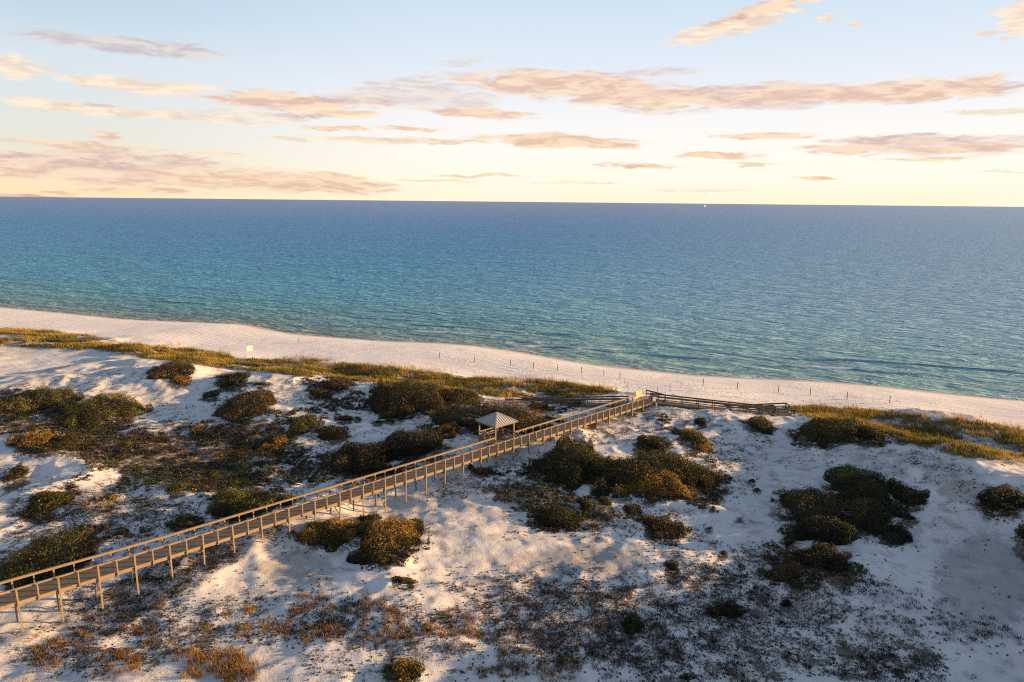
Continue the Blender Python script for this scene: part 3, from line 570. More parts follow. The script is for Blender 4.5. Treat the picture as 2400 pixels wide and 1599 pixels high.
cl, cr_ = k.ramp(en.outputs[0], stL), k.ramp(en.outputs[0], stR)
azr = k.step(az, R(-36), R(-2))
col = k.mix(azr, cl, cr_)
lum = k.n('ShaderNodeMapRange'); k.l(az, lum.inputs[0]); 
warp_v = k.n('ShaderNodeCombineXYZ'); k.l(az, warp_v.inputs[0]); k.l(el, warp_v.inputs[1])
wv = warp_v.outputs[0]
nz = k.noise(k.scale(wv, (14, 60, 1)), 1.0, 5, 0.62, 0.3, col=True)
sub = k.n('ShaderNodeVectorMath', operation='SUBTRACT'); k.l(nz, sub.inputs[0]); sub.inputs[1].default_value = (0.5, 0.5, 0.5)
mul = k.n('ShaderNodeVectorMath', operation='MULTIPLY'); k.l(sub.outputs[0], mul.inputs[0]); mul.inputs[1].default_value = (0.10, 0.018, 0)
addv = k.n('ShaderNodeVectorMath', operation='ADD'); k.l(wv, addv.inputs[0]); k.l(mul.outputs[0], addv.inputs[1]); pv = addv.outputs[0]
tex = k.noise(k.scale(wv, (20, 105, 1)), 1.0, 7, 0.66, 0.7)
CREAM, PINK, MAUVE, PEACH, YEL, GREY, ROSE = lin(255,236,212), lin(243,202,178), lin(220,188,180), lin(248,206,166), lin(255,234,184), lin(200,190,198), lin(228,174,152)
CLOUDS = [(300,105,225,17,0,.62,GREY),(45,155,62,24,0,.9,CREAM),(320,198,175,15,0,.8,CREAM),(150,247,150,11,-4,.75,CREAM),(285,256,130,9,-3,.6,MAUVE),(440,269,235,9,-1,.7,CREAM),(675,234,205,17,0,.85,PINK),(800,228,100,12,0,.6,MAUVE),
 (780,262,95,10,0,.8,YEL),(680,267,75,8,0,.6,MAUVE),(990,226,150,20,0,.42,MAUVE),(950,193,110,11,0,.42,MAUVE),(1090,260,150,11,-2,.8,PINK),(232,313,42,11,0,.8,PINK),(195,334,185,8,-2,.7,PEACH),(290,367,220,15,-1,.7,MAUVE),(50,379,80,13,0,.9,ROSE),(180,388,260,18,-2,.55,PEACH),(300,408,280,16,-1,.6,PEACH),
 (720,420,185,19,-2,.8,PEACH),(398,417,30,10,0,.9,ROSE),(330,438,140,4.5,-1,.9,PEACH),(140,443,55,3.4,-4,.8,PEACH),(775,297,80,5,0,.85,PEACH),(950,298,80,4.5,0,.8,PEACH),(830,324,210,5,0,.6,YEL),(500,352,75,5,0,.7,YEL),(745,398,26,5,0,.8,PEACH),(1095,404,105,3.4,0,.8,YEL),(1010,417,75,3.2,0,.8,YEL),(70,452,120,5,-2,.9,ROSE),
 (1240,190,170,24,-3,.8,PINK),(1210,182,110,16,0,.6,CREAM),(1410,213,215,30,-8,.95,PINK),(1540,236,125,11,0,.7,YEL),(1700,217,190,20,0,.7,MAUVE),(1960,213,130,14,0,.7,PINK),(2150,209,250,18,1,.95,MAUVE),(2150,218,220,9,1,.6,PEACH),(1770,238,190,13,0,.42,MAUVE),(1490,168,110,9,3,.42,MAUVE),
 (1330,205,330,24,-4,.7,PINK),(1900,214,430,18,1,.7,PINK),(300,392,330,30,-1,.7,PINK),(250,372,260,14,-1,.6,MAUVE),(2180,335,240,22,-1,.5,MAUVE),(560,262,120,6,0,.5,CREAM),(1330,420,120,3,0,.5,YEL),(1620,440,140,3,0,.4,YEL),(130,330,150,5,-1,.5,PEACH),(860,205,70,7,4,.4,MAUVE),(1060,140,60,8,8,.3,MAUVE),(600,415,260,20,-1,.55,PEACH),(1285,325,205,13,-1,.95,PEACH),(1000,323,160,5,0,.6,PEACH),(1760,314,140,6.5,0,.85,PEACH),(2110,320,220,11,-1,.75,MAUVE),(2210,342,190,9,-1,.85,PINK),(1930,348,105,12,-3,.9,PINK),(2110,368,140,4.5,-1,.8,YEL),(1640,358,118,7,-1,.9,PEACH),(1725,378,65,4,-4,.8,YEL),(1470,381,85,6,-2,.9,PEACH),(1870,407,65,4,-2,.8,PEACH),
 (1720,46,175,22,14,1.0,CREAM),(1690,36,90,10,14,.7,ROSE),(1800,14,90,12,14,.8,PINK),(1905,43,42,9,6,.8,CREAM),(1972,60,14,5,0,.8,CREAM),(1583,74,16,9,0,.7,CREAM),(2336,45,42,40,0,.8,CREAM),(2270,75,32,6,0,.7,CREAM),(2290,256,100,7,0,.6,YEL),(2310,393,70,3,0,.6,YEL)]
def shifted(dv): 
    nd = k.n('ShaderNodeVectorMath', operation='ADD'); k.l(wv, nd.inputs[0]); nd.inputs[1].default_value = (0, dv, 0); return nd.outputs[0]
relief = k.math('SUBTRACT', k.noise(k.scale(shifted(-0.006), (20, 105, 1)), 1.0, 5, 0.6, 0.7), k.noise(k.scale(shifted(0.004), (20, 105, 1)), 1.0, 5, 0.6, 0.7))
shade = k.step(relief, -0.14, 0.16)
CC = {}
for c in (CREAM, PINK, MAUVE, PEACH, YEL, GREY, ROSE):
    lightc = tuple(0.45 * q + 0.55 * w_ for q, w_ in zip(c, lin(255, 238, 212))); darkc = tuple(0.62 * q * 0.94 + 0.38 * w_ for q, w_ in zip(c, lin(208, 186, 186)))
    CC[c] = k.mix(shade, lightc, darkc)
def azel(px, py):
    d = ray(px, py); return math.atan2(d[0], d[1]), math.asin(d[2])
tn = k.math('MULTIPLY', k.math('SUBTRACT', tex, 0.5), 1.9)
lumps = k.step(k.noise(k.scale(wv, (40, 150, 1)), 1.0, 4, 0.6), 0.45, 0.66)
for cx, cy, hw, hh, rot_, dens, c in CLOUDS:
    a0, e0 = azel(np.float64(cx), np.float64(cy)); a1, _ = azel(np.float64(cx + hw), np.float64(cy)); _, e1 = azel(np.float64(cx), np.float64(cy - hh))
    mp = k.n('ShaderNodeMapping', vector_type='TEXTURE'); k.l(pv, mp.inputs[0]); mp.inputs['Location'].default_value = (a0, e0, 0)
    mp.inputs['Rotation'].default_value = (0, 0, R(rot_)); mp.inputs['Scale'].default_value = (abs(a1 - a0) * 1.33, abs(e1 - e0) * 1.62, 1)
    g = k.n('ShaderNodeTexGradient', gradient_type='SPHERICAL'); k.l(mp.outputs[0], g.inputs[0])
    mk = k.n('ShaderNodeMapRange', interpolation_type='SMOOTHSTEP'); k.l(k.math('ADD', g.outputs['Fac'], k.math('MULTIPLY', tn, k.math('MINIMUM', k.math('MULTIPLY', g.outputs['Fac'], 3.0), 1.0))), mk.inputs[0]); mk.inputs[1].default_value = 0.06; mk.inputs[2].default_value = 0.54; mk.inputs[4].default_value = min(1.0, dens * 1.25)
    col = k.mix(mk.outputs[0], col, CC[c])
bgB = k.n('ShaderNodeBackground'); k.l(col, bgB.inputs[0]); bgB.inputs[1].default_value = 0.382
ms = k.n('ShaderNodeMixShader'); ms.inputs[0].default_value = 0.965; k.l(bgA.outputs[0], ms.inputs[1]); k.l(bgB.outputs[0], ms.inputs[2]); k.l(ms.outputs[0], out.inputs[0])
S.view_settings.view_transform = 'Standard'; S.view_settings.look = 'None'; S.view_settings.exposure = EXPO; S.view_settings.gamma = 1.0
S.render.film_transparent = False
S.cycles.pixel_filter_type = 'BLACKMAN_HARRIS'; S.cycles.filter_width = 1.15
S.cycles.use_denoising = False; S.cycles.sample_clamp_indirect = 3.0
S.cycles.max_bounces = 6; S.cycles.diffuse_bounces = 3; S.cycles.glossy_bounces = 2; S.cycles.transmission_bounces = 2; S.cycles.transparent_max_bounces = 4
# ------------------------------------------------------------------ foliage builders
TINT = {'oak': (0.062, 0.066, 0.022), 'rose': (0.105, 0.085, 0.034), 'gold': (0.30, 0.19, 0.045), 'lime': (0.125, 0.130, 0.030),
        'brown': (0.115, 0.080, 0.045), 'dark': (0.034, 0.036, 0.017), 'rust': (0.20, 0.10, 0.04)}
def unit(v): return v / (np.linalg.norm(v, axis=-1, keepdims=True) + 1e-9)
def leaf_quads(P, N, size, r, aspect=0.55, wild=0.9):
    """a leaf spray at each point: a small bent quad facing roughly N"""
    n = len(P); N = unit(N + wild * r.normal(size=(n, 3))); T = unit(np.cross(N, r.normal(size=(n, 3)))); B = np.cross(N, T)
    s = (size * r.uniform(0.6, 1.35, n))[:, None]; a = s * aspect
    V = np.stack([P - T * s, P + B * a * 0.9, P + T * s, P - B * a * 0.9], 1)
    V[:, 0] += N * s * 0.15
    return V.reshape(-1, 3), np.arange(4 * n).reshape(-1, 4)
def shrub_mesh(x0, y0, a, b, c, tint, seed, leaf, clump=None, flat=False, rough=1.0, cov=2.7):
    r = np.random.default_rng(seed)
    z0 = float(H(x0, y0))
    def shape(x, y):
        wob = 1 + 0.62 * rough * (fbm((x + x0) / (0.55 * a + 0.25) + seed, (y + y0) / (0.55 * b + 0.25), seed, 3) - 0.5) * 2
        q = np.clip(1 - (np.sqrt((x / a) ** 2 + (y / b) ** 2) * wob) ** (2.4 if not flat else 3.5), 0, 1)
        lump = 0.62 + 0.76 * fbm((x + x0) / 1.3 + 9, (y + y0) / 1.3, seed + 5, 3) if rough > 0.4 else 0.9 + 0.2 * fbm(x / 0.7 + 9, y / 0.7, seed + 5, 2)
        return q ** 0.7 * c * lump
    ext = 1.45
    area = math.pi * a * b * (1 + 1.1 * c / max(0.3, min(a, b)))
    n = int(np.clip(cov * area / (1.1 * leaf * leaf), 60, 26000)); n2 = int(n * 2.6)
    x = r.uniform(-a * ext, a * ext, n2); y = r.uniform(-b * ext, b * ext, n2); h = shape(x, y)
    e = 0.12; gx = (shape(x + e, y) - shape(x - e, y)) / (2 * e); gy = (shape(x, y + e) - shape(x, y - e)) / (2 * e)
    wgt = np.sqrt(1 + gx ** 2 + gy ** 2).clip(1, 3.5) * (h > 0.06 * c)
    ok = r.uniform(0, 3.0, n2) < wgt
    x, y, h, gx, gy = (t[ok][:n] for t in (x, y, h, gx, gy))
    if len(x) < 10: return None
    N = unit(np.stack([-gx, -gy, np.ones_like(gx)], -1)); dep = r.uniform(0, 1, len(x)) ** 1.7
    P = np.stack([x, y, H(x + x0, y + y0) - z0 + h * (1 - 0.6 * dep) + (r.uniform(0, 1, len(x)) ** 4) * 0.28 * min(c, 1.2)], -1)
    tn_ = fbm((x + x0) / 0.8, (y + y0) / 0.8, seed + 40, 3); t3 = fbm((x + x0) / 2.1, (y + y0) / 2.1, seed + 60, 2)
    tc = np.array(tint)[None] * 0.58 * (0.45 + 1.1 * tn_)[:, None] * r.uniform(0.75, 1.25, (len(x), 1))
    alt = np.array(clump if clump is not None else (tint[0] * 2.0, tint[1] * 1.5, tint[2] * 1.0))
    mixf = sstep(0.50, 0.66, t3)[:, None] * 0.85
    tc = tc * (1 - mixf) + alt[None] * (0.6 + 0.8 * tn_)[:, None] * mixf
    sunlit_tips = (dep < 0.25) & (r.uniform(0, 1, len(x)) < 0.28)
    tc[sunlit_tips] = tc[sunlit_tips] * np.array([2.6, 2.0, 1.1]) + np.array([0.03, 0.02, 0.0])      # golden sun highlights painted into the tint of outer leaves
    V, Fq = leaf_quads(P, N, leaf, r)
    TC = np.repeat(tc, 4, 0)
    # inner mass of twigs and leaves
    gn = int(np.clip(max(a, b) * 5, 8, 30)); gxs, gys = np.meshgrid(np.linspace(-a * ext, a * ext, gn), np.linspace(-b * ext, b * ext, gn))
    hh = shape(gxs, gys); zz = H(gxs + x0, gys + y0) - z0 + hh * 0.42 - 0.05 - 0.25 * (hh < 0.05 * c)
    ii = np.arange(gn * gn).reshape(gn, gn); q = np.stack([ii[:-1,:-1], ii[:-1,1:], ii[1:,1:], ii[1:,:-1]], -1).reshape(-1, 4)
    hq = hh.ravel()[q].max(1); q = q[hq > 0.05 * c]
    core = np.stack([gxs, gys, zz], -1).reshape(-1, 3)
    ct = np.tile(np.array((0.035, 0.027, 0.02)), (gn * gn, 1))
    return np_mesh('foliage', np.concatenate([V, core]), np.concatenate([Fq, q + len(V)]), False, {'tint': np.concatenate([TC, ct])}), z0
def stems_mesh(x0, y0, a, b, c, seed, n, z0, dead=False):
    r = np.random.default_rng(seed + 500); mb = MB()
    for _ in range(n):
        t = r.uniform(0, 2 * math.pi); rad = math.sqrt(r.uniform(0.02, 0.75)); x, y = a * rad * math.cos(t), b * rad * math.sin(t)
        zb = float(H(x * 0.6 + x0, y * 0.6 + y0)) - z0 - 0.1
        top = np.array([x + r.normal() * 0.2, y + r.normal() * 0.2, zb + c * r.uniform(0.8, 1.2) * math.sqrt(max(0.15, 1 - rad * rad * 0.8))])
        b0 = np.array([0, 0, float(H(x0, y0)) - z0 - 0.1]); mid = (b0 + top) / 2 + r.normal(size=3) * 0.12
        mb.tube([b0, mid, top], [0.05, 0.035, 0.012], 5)
        for _k in range(3):
            mb.tube([mid * 0.5 + top * 0.5, top + r.normal(size=3) * np.array([0.35, 0.35, 0.2])], [0.02, 0.008], 4)
    return mb

for i, (cx, cy, w, h, kind, clump, label) in enumerate(SHRUBS):
    P0 = hit(cx, cy + 0.25 * h)[0]; D = (P0 - EYE) @ fw; s = F / D; dep = math.asin((CAMZ - P0[2]) / np.linalg.norm(P0 - EYE))
    tot = h / s; a = w / s / 2 * 0.93
    c = 0.46 * tot / math.cos(dep); b = max(0.32 * a, (tot - c * math.cos(dep) * 0.62) / (2 * math.sin(dep)))
    b = min(b, a * 1.1); c = max(c, 0.3)
    base = hit(cx, cy + h / 2 - 0.9 * b * math.sin(dep) * s)[0]
    small = w < 34
    leaf = (0.04 if small else 0.048) + 0.00046 * D
    dome = kind in ('rose',) and w > 120 and clump == 'brown' or label.startswith(('neat', 'smooth', 'tight', 'lighter round', 'sunlit round'))
    rgh = 0.3 if dome or small else 1.0
    for it in range(5):                         # size the shrub so that it covers the ground it covers in the photo
        res = shrub_mesh(base[0], base[1], a, b, c, TINT[kind], 1000 + i, leaf * 2, TINT.get(clump), False, rgh, 1.2)
        if res is None: break
        co = np.empty(len(res[0].vertices) * 3, np.float32); res[0].vertices.foreach_get('co', co); co = co.reshape(-1, 3)
        used = np.zeros(len(co), bool); li_ = np.empty(len(res[0].loops), np.int32); res[0].loops.foreach_get('vertex_index', li_); used[li_] = True
        qx, qy, _ = proj(co[used] + np.array([base[0], base[1], res[1]])); bpy.data.meshes.remove(res[0])
        x0_, x1_ = np.percentile(qx, [1.5, 98.5]); y0_, y1_ = np.percentile(qy, [1.5, 98.5])
        fx_ = np.clip(w / max(x1_ - x0_, 1), 0.6, 1.6); fy_ = np.clip(h / max(y1_ - y0_, 1), 0.6, 1.6)
        a *= fx_; b = min(b * fy_ ** 1.5, a * 1.6); c = float(np.clip(c * fy_ ** 0.7, 0.2, 0.22 + (0.30 if w < 150 else 0.40) * a))
        sx, sy = cx - (x0_ + x1_) / 2, cy - (y0_ + y1_) / 2
        bq = proj(base)[:2]; base = hit(bq[0] + sx, bq[1] + sy)[0]
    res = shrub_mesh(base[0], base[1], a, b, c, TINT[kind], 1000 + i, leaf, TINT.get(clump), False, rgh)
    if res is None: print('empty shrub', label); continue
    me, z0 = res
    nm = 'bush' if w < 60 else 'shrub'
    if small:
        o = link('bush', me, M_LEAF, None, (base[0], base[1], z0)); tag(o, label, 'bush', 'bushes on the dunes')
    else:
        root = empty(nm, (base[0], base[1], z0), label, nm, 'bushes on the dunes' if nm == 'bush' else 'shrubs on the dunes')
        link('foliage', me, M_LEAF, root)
        if kind in ('brown', 'rose', 'oak', 'dark') and not dome:
            stems_mesh(base[0], base[1], a, b, c, 1000 + i, int(np.clip(a * b * 1.2, 3, 16)), z0).build('stems', M_STEM if i % 3 else M_DEAD, root)

# ------------------------------------------------------------------ ground plants too many to count
def candidates(n, x0, x1, y0, y1):
    x = rng.uniform(x0, x1, n); y = rng.uniform(y0, y1, n); z = H(x, y); P = np.stack([x, y, z], -1); px, py, _ = proj(P)
    return P, px, py
def blades(P, kb, h, w, lean, tint, spread=0.12, dirx=-0.25):
    n = len(P); m_ = n * kb; B = np.repeat(P, kb, 0) + np.column_stack([rng.normal(0, spread, m_), rng.normal(0, spread, m_), np.full(m_, -0.03)])
    az_ = rng.uniform(0, 2 * math.pi, m_); ln = np.abs(rng.normal(lean, lean * 0.5, m_)); hh = np.repeat(h, kb) * rng.uniform(0.55, 1.15, m_)
    d = np.column_stack([np.cos(az_) * ln + dirx, np.sin(az_) * ln, np.ones(m_)]); d = unit(d) * hh[:, None]
    a2 = rng.uniform(0, 2 * math.pi, m_); wv_ = np.column_stack([np.cos(a2), np.sin(a2), np.zeros(m_)]) * (w * rng.uniform(0.6, 1.3, m_))[:, None] / 2
    midp = B + d * 0.55 + np.column_stack([d[:, 0] * -0.12, d[:, 1] * -0.12, np.zeros(m_)])
    tip = B + d; tip[:, 2] -= 0.15 * ln * hh
    V = np.stack([B - wv_, B + wv_, midp + wv_ * 0.75, midp - wv_ * 0.75, tip], 1).reshape(-1, 3)
    base_i = np.arange(m_) * 5
    Fq = np.concatenate([np.stack([base_i, base_i + 1, base_i + 2, base_i + 3], -1), np.stack([base_i + 3, base_i + 2, base_i + 4, base_i + 4], -1)])
    T = np.repeat(np.repeat(tint, kb, 0) * rng.uniform(0.75, 1.25, (m_, 1)), 5, 0)
    return V, Fq, T
def tri_fix(name, V, Fq, T, mat, label):
    q = Fq[Fq[:, 2] != Fq[:, 3]]; t = Fq[Fq[:, 2] == Fq[:, 3]][:, :3]
    F3 = np.concatenate([q[:, [0, 1, 2]], q[:, [0, 2, 3]], t])
    o = link(name, np_mesh(name, V, F3, False, {'tint': T}), mat); tag(o, label, 'grass' if 'grass' in name or 'oats' in name else 'ground cover', None, 'stuff'); return o
def tints(c1, c2, P, scale_, seed):
    f = sstep(0.3, 0.7, fbm(P[:, 0] / scale_, P[:, 1] / scale_, seed, 3))[:, None]
    return np.array(c1) * (1 - f) + np.array(c2) * f
# golden green grass of the fore dune
u_ = rng.uniform(-235, 175, 330000); x_, y_ = from_ud(u_, rng.uniform(-80, -9, 330000)); P = np.stack([x_, y_, H(x_, y_)], -1); px, py, _ = proj(P)
g = grass_mask(px, py); patch = fbm(P[:,0] / 5, P[:,1] / 3.2, 301, 3)
u_, d_ = to_ud(P[:,0], P[:,1]); keep = (rng.uniform(0, 1, len(P)) < g * sstep(0.375, 0.50, patch)) & (d_ < -12)
P = P[keep]; print('grass', len(P))
gr_t = tints((0.15, 0.135, 0.03), (0.42, 0.29, 0.065), P, 5.0, 311)
V, Fq, T = blades(P, 5, rng.uniform(0.4, 0.95, len(P)), 0.085, 0.35, gr_t, 0.25)
tri_fix('dune_grass', V, Fq, T, M_GRASS, 'golden green grass covering the low fore dune along the beach')
# sea oats standing along the seaward edge
P, px, py = candidates(150000, -200, 150, 90, 225)
tp = np.where(px < 1500, np.interp(px, GTOP[:,0], GTOP[:,1]), np.interp(px, G2TOP[:,0], G2TOP[:,1])); ok = ((px < 1420) & (px > 380)) | (px > 1560)
fr = np.exp(-((py - tp - 4) / 9.0) ** 2) * ok * sstep(0.42, 0.62, fbm(P[:,0] / 6, P[:,1] / 6, 331, 2))
P = P[rng.uniform(0, 1, len(P)) < fr * 1.0]; print('oats', len(P))
V, Fq, T = blades(P, 4, rng.uniform(0.7, 1.35, len(P)), 0.045, 0.28, tints((0.28, 0.18, 0.09), (0.40, 0.27, 0.13), P, 5, 5), 0.2, -0.35)
tri_fix('sea_oats', V, Fq, T, M_GRASS, 'pale dry sea oats standing on the seaward edge of the grass')
# low woody heath
P, px, py = candidates(190000, -95, 75, 36, 128)
wv_ = soft(HEATH, px, py); nz_ = fbm(P[:,0] / 2.6, P[:,1] / 2.6, 341, 3)
P = P[(rng.uniform(0, 1, len(P)) < 0.85) & (nz_ + 0.5 * wv_ > 0.76) & (wv_ > 0.02)]; print('heath', len(P))
def clumps(P, kq, rad, hgt, leaf, tint):
    n = len(P); m_ = n * kq; o = unit(rng.normal(size=(m_, 3))); o[:, 2] = np.abs(o[:, 2]); rr = np.repeat(rad, kq)[:, None]
    C_ = np.repeat(P, kq, 0) + o * np.concatenate([rr, rr, np.repeat(hgt, kq)[:, None]], 1) * rng.uniform(0.35, 1, (m_, 1))
    V, Fq = leaf_quads(C_, o + np.array([0, 0, 0.5]), leaf, rng)
    return V, Fq, np.repeat(np.repeat(tint, kq, 0) * rng.uniform(0.7, 1.3, (m_, 1)), 4, 0)
ht = tints((0.045, 0.036, 0.022), (0.09, 0.062, 0.03), P, 3.0, 351); ht2 = tints((0.036, 0.042, 0.017), (0.075, 0.075, 0.022), P, 2.2, 353)
pick = (fbm(P[:,0] / 4, P[:,1] / 4, 357, 2) > 0.52)[:, None]; ht = np.where(pick, ht2, ht)
V, Fq, T = clumps(P, 12, rng.uniform(0.14, 0.42, len(P)), rng.uniform(0.12, 0.42, len(P)), 0.10, ht)
o = link('heath', np_mesh('heath', V, Fq, False, {'tint': T}), M_COVER); tag(o, 'low brown and olive woody heath spread between the bushes', 'ground cover', None, 'stuff')
# brown woody stubble
P, px, py = candidates(120000, -80, 70, 34, 100)
wv_ = soft(STUBBLE, px, py); P = P[(fbm(P[:,0] / 1.7, P[:,1] / 1.7, 391, 4) + 0.42 * wv_ > 0.655) & (wv_ > 0.03) & (rng.uniform(0, 1, len(P)) < 0.35 + 0.65 * wv_)]
V, Fq, T = blades(P, 15, rng.uniform(0.12, 0.42, len(P)), 0.04, 0.75, tints((0.026, 0.021, 0.016), (0.062, 0.037, 0.022), P, 2.0, 393), 0.17, 0.0)
tri_fix('stubble', V, Fq, T, M_GRASS, 'dark brown woody stubble spread over the near sand')
# small dark plants dotted over bare sand
P, px, py = candidates(170000, -95, 75, 36, 128)
lv = soft(LITTER, px, py); P = P[(rng.uniform(0, 1, len(P)) < 0.06 + 0.55 * lv) & (fbm(P[:,0] / 1.6, P[:,1] / 1.6, 361, 4) + 0.28 * lv > 0.575)]; print('dots', len(P))
rs = 0.06 + 0.36 * rng.uniform(0, 1, len(P)) ** 3; V, Fq, T = clumps(P, 13, rs, rs * 0.8, 0.062, tints((0.045, 0.034, 0.022), (0.045, 0.052, 0.02), P, 2, 363))
o = link('seedlings', np_mesh('seedlings', V, Fq, False, {'tint': T}), M_COVER); tag(o, 'tiny dark seedlings and stubble dotted over the white sand', 'ground cover', None, 'stuff')
# dry russet grass close to the camera
P, px, py = candidates(60000, -50, 45, 34, 66)
wv_ = soft(DRYGRASS, px, py); P = P[(fbm(P[:,0] / 1.5, P[:,1] / 1.5, 371, 3) + 0.6 * wv_ > 0.80) & (wv_ > 0.03) & (rng.uniform(0, 1, len(P)) < 0.5 + 0.5 * wv_)]; print('dry', len(P))
V, Fq, T = blades(P, 9, rng.uniform(0.2, 0.5, len(P)) + 0.35 * soft([(510,1530,130,60,0,1)], *proj(P)[:2]), 0.035, 0.4, tints((0.20, 0.105, 0.035), (0.37, 0.21, 0.05), P, 2.5, 373), 0.13, -0.1)
tri_fix('dry_grass', V, Fq, T, M_GRASS, 'russet dry grass tufts along the bottom of the photo')
# golden ground cover
P, px, py = candidates(40000, -80, 40, 50, 110)
wv_ = soft(GOLD, px, py); P = P[(fbm(P[:,0] / 1.2, P[:,1] / 1.2, 381, 3) + 0.55 * wv_ > 0.70) & (wv_ > 0.05)]; print('gold', len(P))
V, Fq, T = clumps(P, 10, rng.uniform(0.12, 0.3, len(P)), rng.uniform(0.15, 0.4, len(P)), 0.09, tints((0.46, 0.27, 0.05), (0.26, 0.20, 0.04), P, 2, 383))
o = link('golden_herbs', np_mesh('golden_herbs', V, Fq, False, {'tint': T}), M_COVER); tag(o, 'golden yellow herbs glowing in low sun among the heath', 'ground cover', None, 'stuff')
# ------------------------------------------------------------------ boardwalk
ZD, RH = 7.0, 1.07
A_ = nat(1518, 931, ZD + RH)[:2]; B_ = nat(391, 1277, ZD + RH)[:2]
BD = (B_ - A_); LAB = np.linalg.norm(BD); BD = BD / LAB; BN = np.array([BD[1], -BD[0]])      # BD runs towards the camera, BN points away from it
if BN[1] < 0: BN = -BN
BWID = 1.75
def dz(s): return 0.0 if s < LAB else (s - LAB) * 0.02
def bw(s, o, z): return np.array([*(A_ + BD * s + BN * o), ZD + dz(s) + z])
def find_s(xn, z, o=0.0):
    lo_, hi_ = -5.0, LAB + 30
    for _ in range(50):
        mid_ = (lo_ + hi_) / 2
        if proj(bw(mid_, o, z))[0] * 1.02 > xn: lo_ = mid_
        else: hi_ = mid_
    return (lo_ + hi_) / 2
sA, sB = find_s(37, RH), find_s(1238, RH)
LONG = (sA - sB) / 20.0; SP = LONG / 2
SEND = sA + LONG * 3.2; print('spacing', SP, 'len', SEND, 'dir', BD, 'LAB', LAB)
pA, pB = find_s(1163, RH, BWID), find_s(1205.7, RH, BWID); print('pavilion', pA - pB)
root = empty('boardwalk', (*A_, ZD), 'long straight timber boardwalk on posts crossing the dunes to the beach', 'boardwalk'); OR = np.array([*A_, ZD])
mb = MB(); s = -1.2; r_ = random.Random(3)
while s < SEND:
    mb.quadbox(bw(s, BWID / 2, -0.02 + r_.uniform(-.004, .004)), np.array([*BD, 0]) * 0.068, np.array([*BN, 0]) * (BWID / 2 + 0.02), np.array([0, 0, 0.019])); s += 0.145
mb.build('deck', M_DECK, root, OR)
def strip_beams(o, z, w, h, s0, s1, step=4.87):
    m_ = MB(); s = s0
    while s < s1:
        e = min(s + step, s1); m_.beam(bw(s, o, z), bw(e - 0.012, o, z), w, h); s = e
    return m_
for o in (-0.045, BWID + 0.045): strip_beams(o, -0.19, 0.05, 0.28, -1.2, SEND).build('stringer', M_WOOD, root, OR)
strip_beams(BWID / 2, -0.19, 0.05, 0.28, -1.2, SEND).build('stringer', M_WOOD, root, OR)
strip_beams(-0.10, -0.02, 0.06, 0.045, -1.2, SEND).build('edge_board', M_WOOD, root, OR)
strip_beams(-0.05, RH, 0.15, 0.042, 0.0, SEND).build('top_rail', M_WOOD, root, OR)
for a0, a1 in ((0.6, pB - 0.07), (pA + 0.07, SEND)):
    strip_beams(BWID + 0.05, RH, 0.15, 0.042, a0, a1).build('top_rail', M_WOOD, root, OR)
    strip_beams(BWID - 0.03, RH - 0.09, 0.04, 0.125, a0, a1).build('side_rail', M_WOOD, root, OR)
strip_beams(0.03, RH - 0.10, 0.04, 0.145, 0.0, SEND).build('side_rail', M_WOOD, root, OR)
def mesh_rail(o): pass
kmin = -int((sB) / SP)
for kx in range(kmin, 80):
    s = sB + kx * SP
    if s > SEND: break
    long_ = kx % 2 == 0
    for o in (-0.14, BWID + 0.14):
        if o > 1 and pB - 0.3 < s < pA + 0.3: continue
        p = bw(s, o, 0); gz = float(H(p[0], p[1])) - 0.3
        if o > 1: p2 = bw(s - 0.0, o, 0)
        zt = ZD + dz(s) + RH - 0.02; zb = min(gz, zt - 1.3) if long_ else ZD + dz(s) - 0.36
        wv2 = 0.12 if long_ else 0.095
        wv2 *= r_.uniform(0.92, 1.08); p = p + np.array([*BD, 0]) * r_.uniform(-0.05, 0.05)
        tl = np.array([r_.uniform(-.02, .02), r_.uniform(-.012, .012), 1.0])
        m_ = MB().quadbox((p[0], p[1], (zt + zb) / 2), np.array([*BD, 0]) * wv2 / 2, np.array([*BN, 0]) * wv2 / 2, tl * (zt - zb) / 2)
        m_.build('support_post' if long_ else 'rail_post', M_WOOD, root, OR)
    if long_:
        mb = MB()
        mb.beam(bw(s + 0.10, -0.28, -0.43), bw(s + 0.10, BWID + 0.28, -0.43), 0.05, 0.20)
        p, q = bw(s, -0.14, 0), bw(s, BWID + 0.14, 0); g1, g2 = float(H(p[0], p[1])), float(H(q[0], q[1]))
        mb.build('cross_beam', M_WOOD, root, OR)
        if ZD - max(g1, g2) > 1.5 and kx % 4 == 0:
            MB().beam(bw(s - 0.09, 0.0, g1 - ZD + 0.35), bw(s - 0.09, BWID, -0.55), 0.04, 0.13).build('brace', M_WOOD, root, OR)
# ------------------------------------------------------------------ pavilion
L_ = pA - pB; pc = bw((pA + pB) / 2, BWID + 0.14 + L_ / 2, 0); E1 = np.array([*BD, 0]); E2 = np.array([*BN, 0]); EZ = np.array([0, 0, 1.0]); hw_ = L_ / 2
pav = empty('pavilion', tuple(pc), 'small open pavilion with a pyramid metal roof beside the boardwalk', 'pavilion')
def pv(a, b, z): return pc + E1 * a + E2 * b + EZ * z
mb = MB(); y = -hw_ + 0.07
while y < hw_: mb.quadbox(pv(0, y, -0.025), E1 * hw_, E2 * 0.066, EZ * 0.018); y += 0.145
mb.build('floor', M_DECK, pav, pc)
mb = MB()
for a, b in ((-1, 0), (1, 0)): mb.quadbox(pv(a * (hw_ - .03), 0, -0.19), E1 * 0.025, E2 * hw_, EZ * 0.13)
for b in (-1, 1): mb.quadbox(pv(0, b * (hw_ - .03), -0.19), E1 * (hw_ - 0.06), E2 * 0.025, EZ * 0.13)
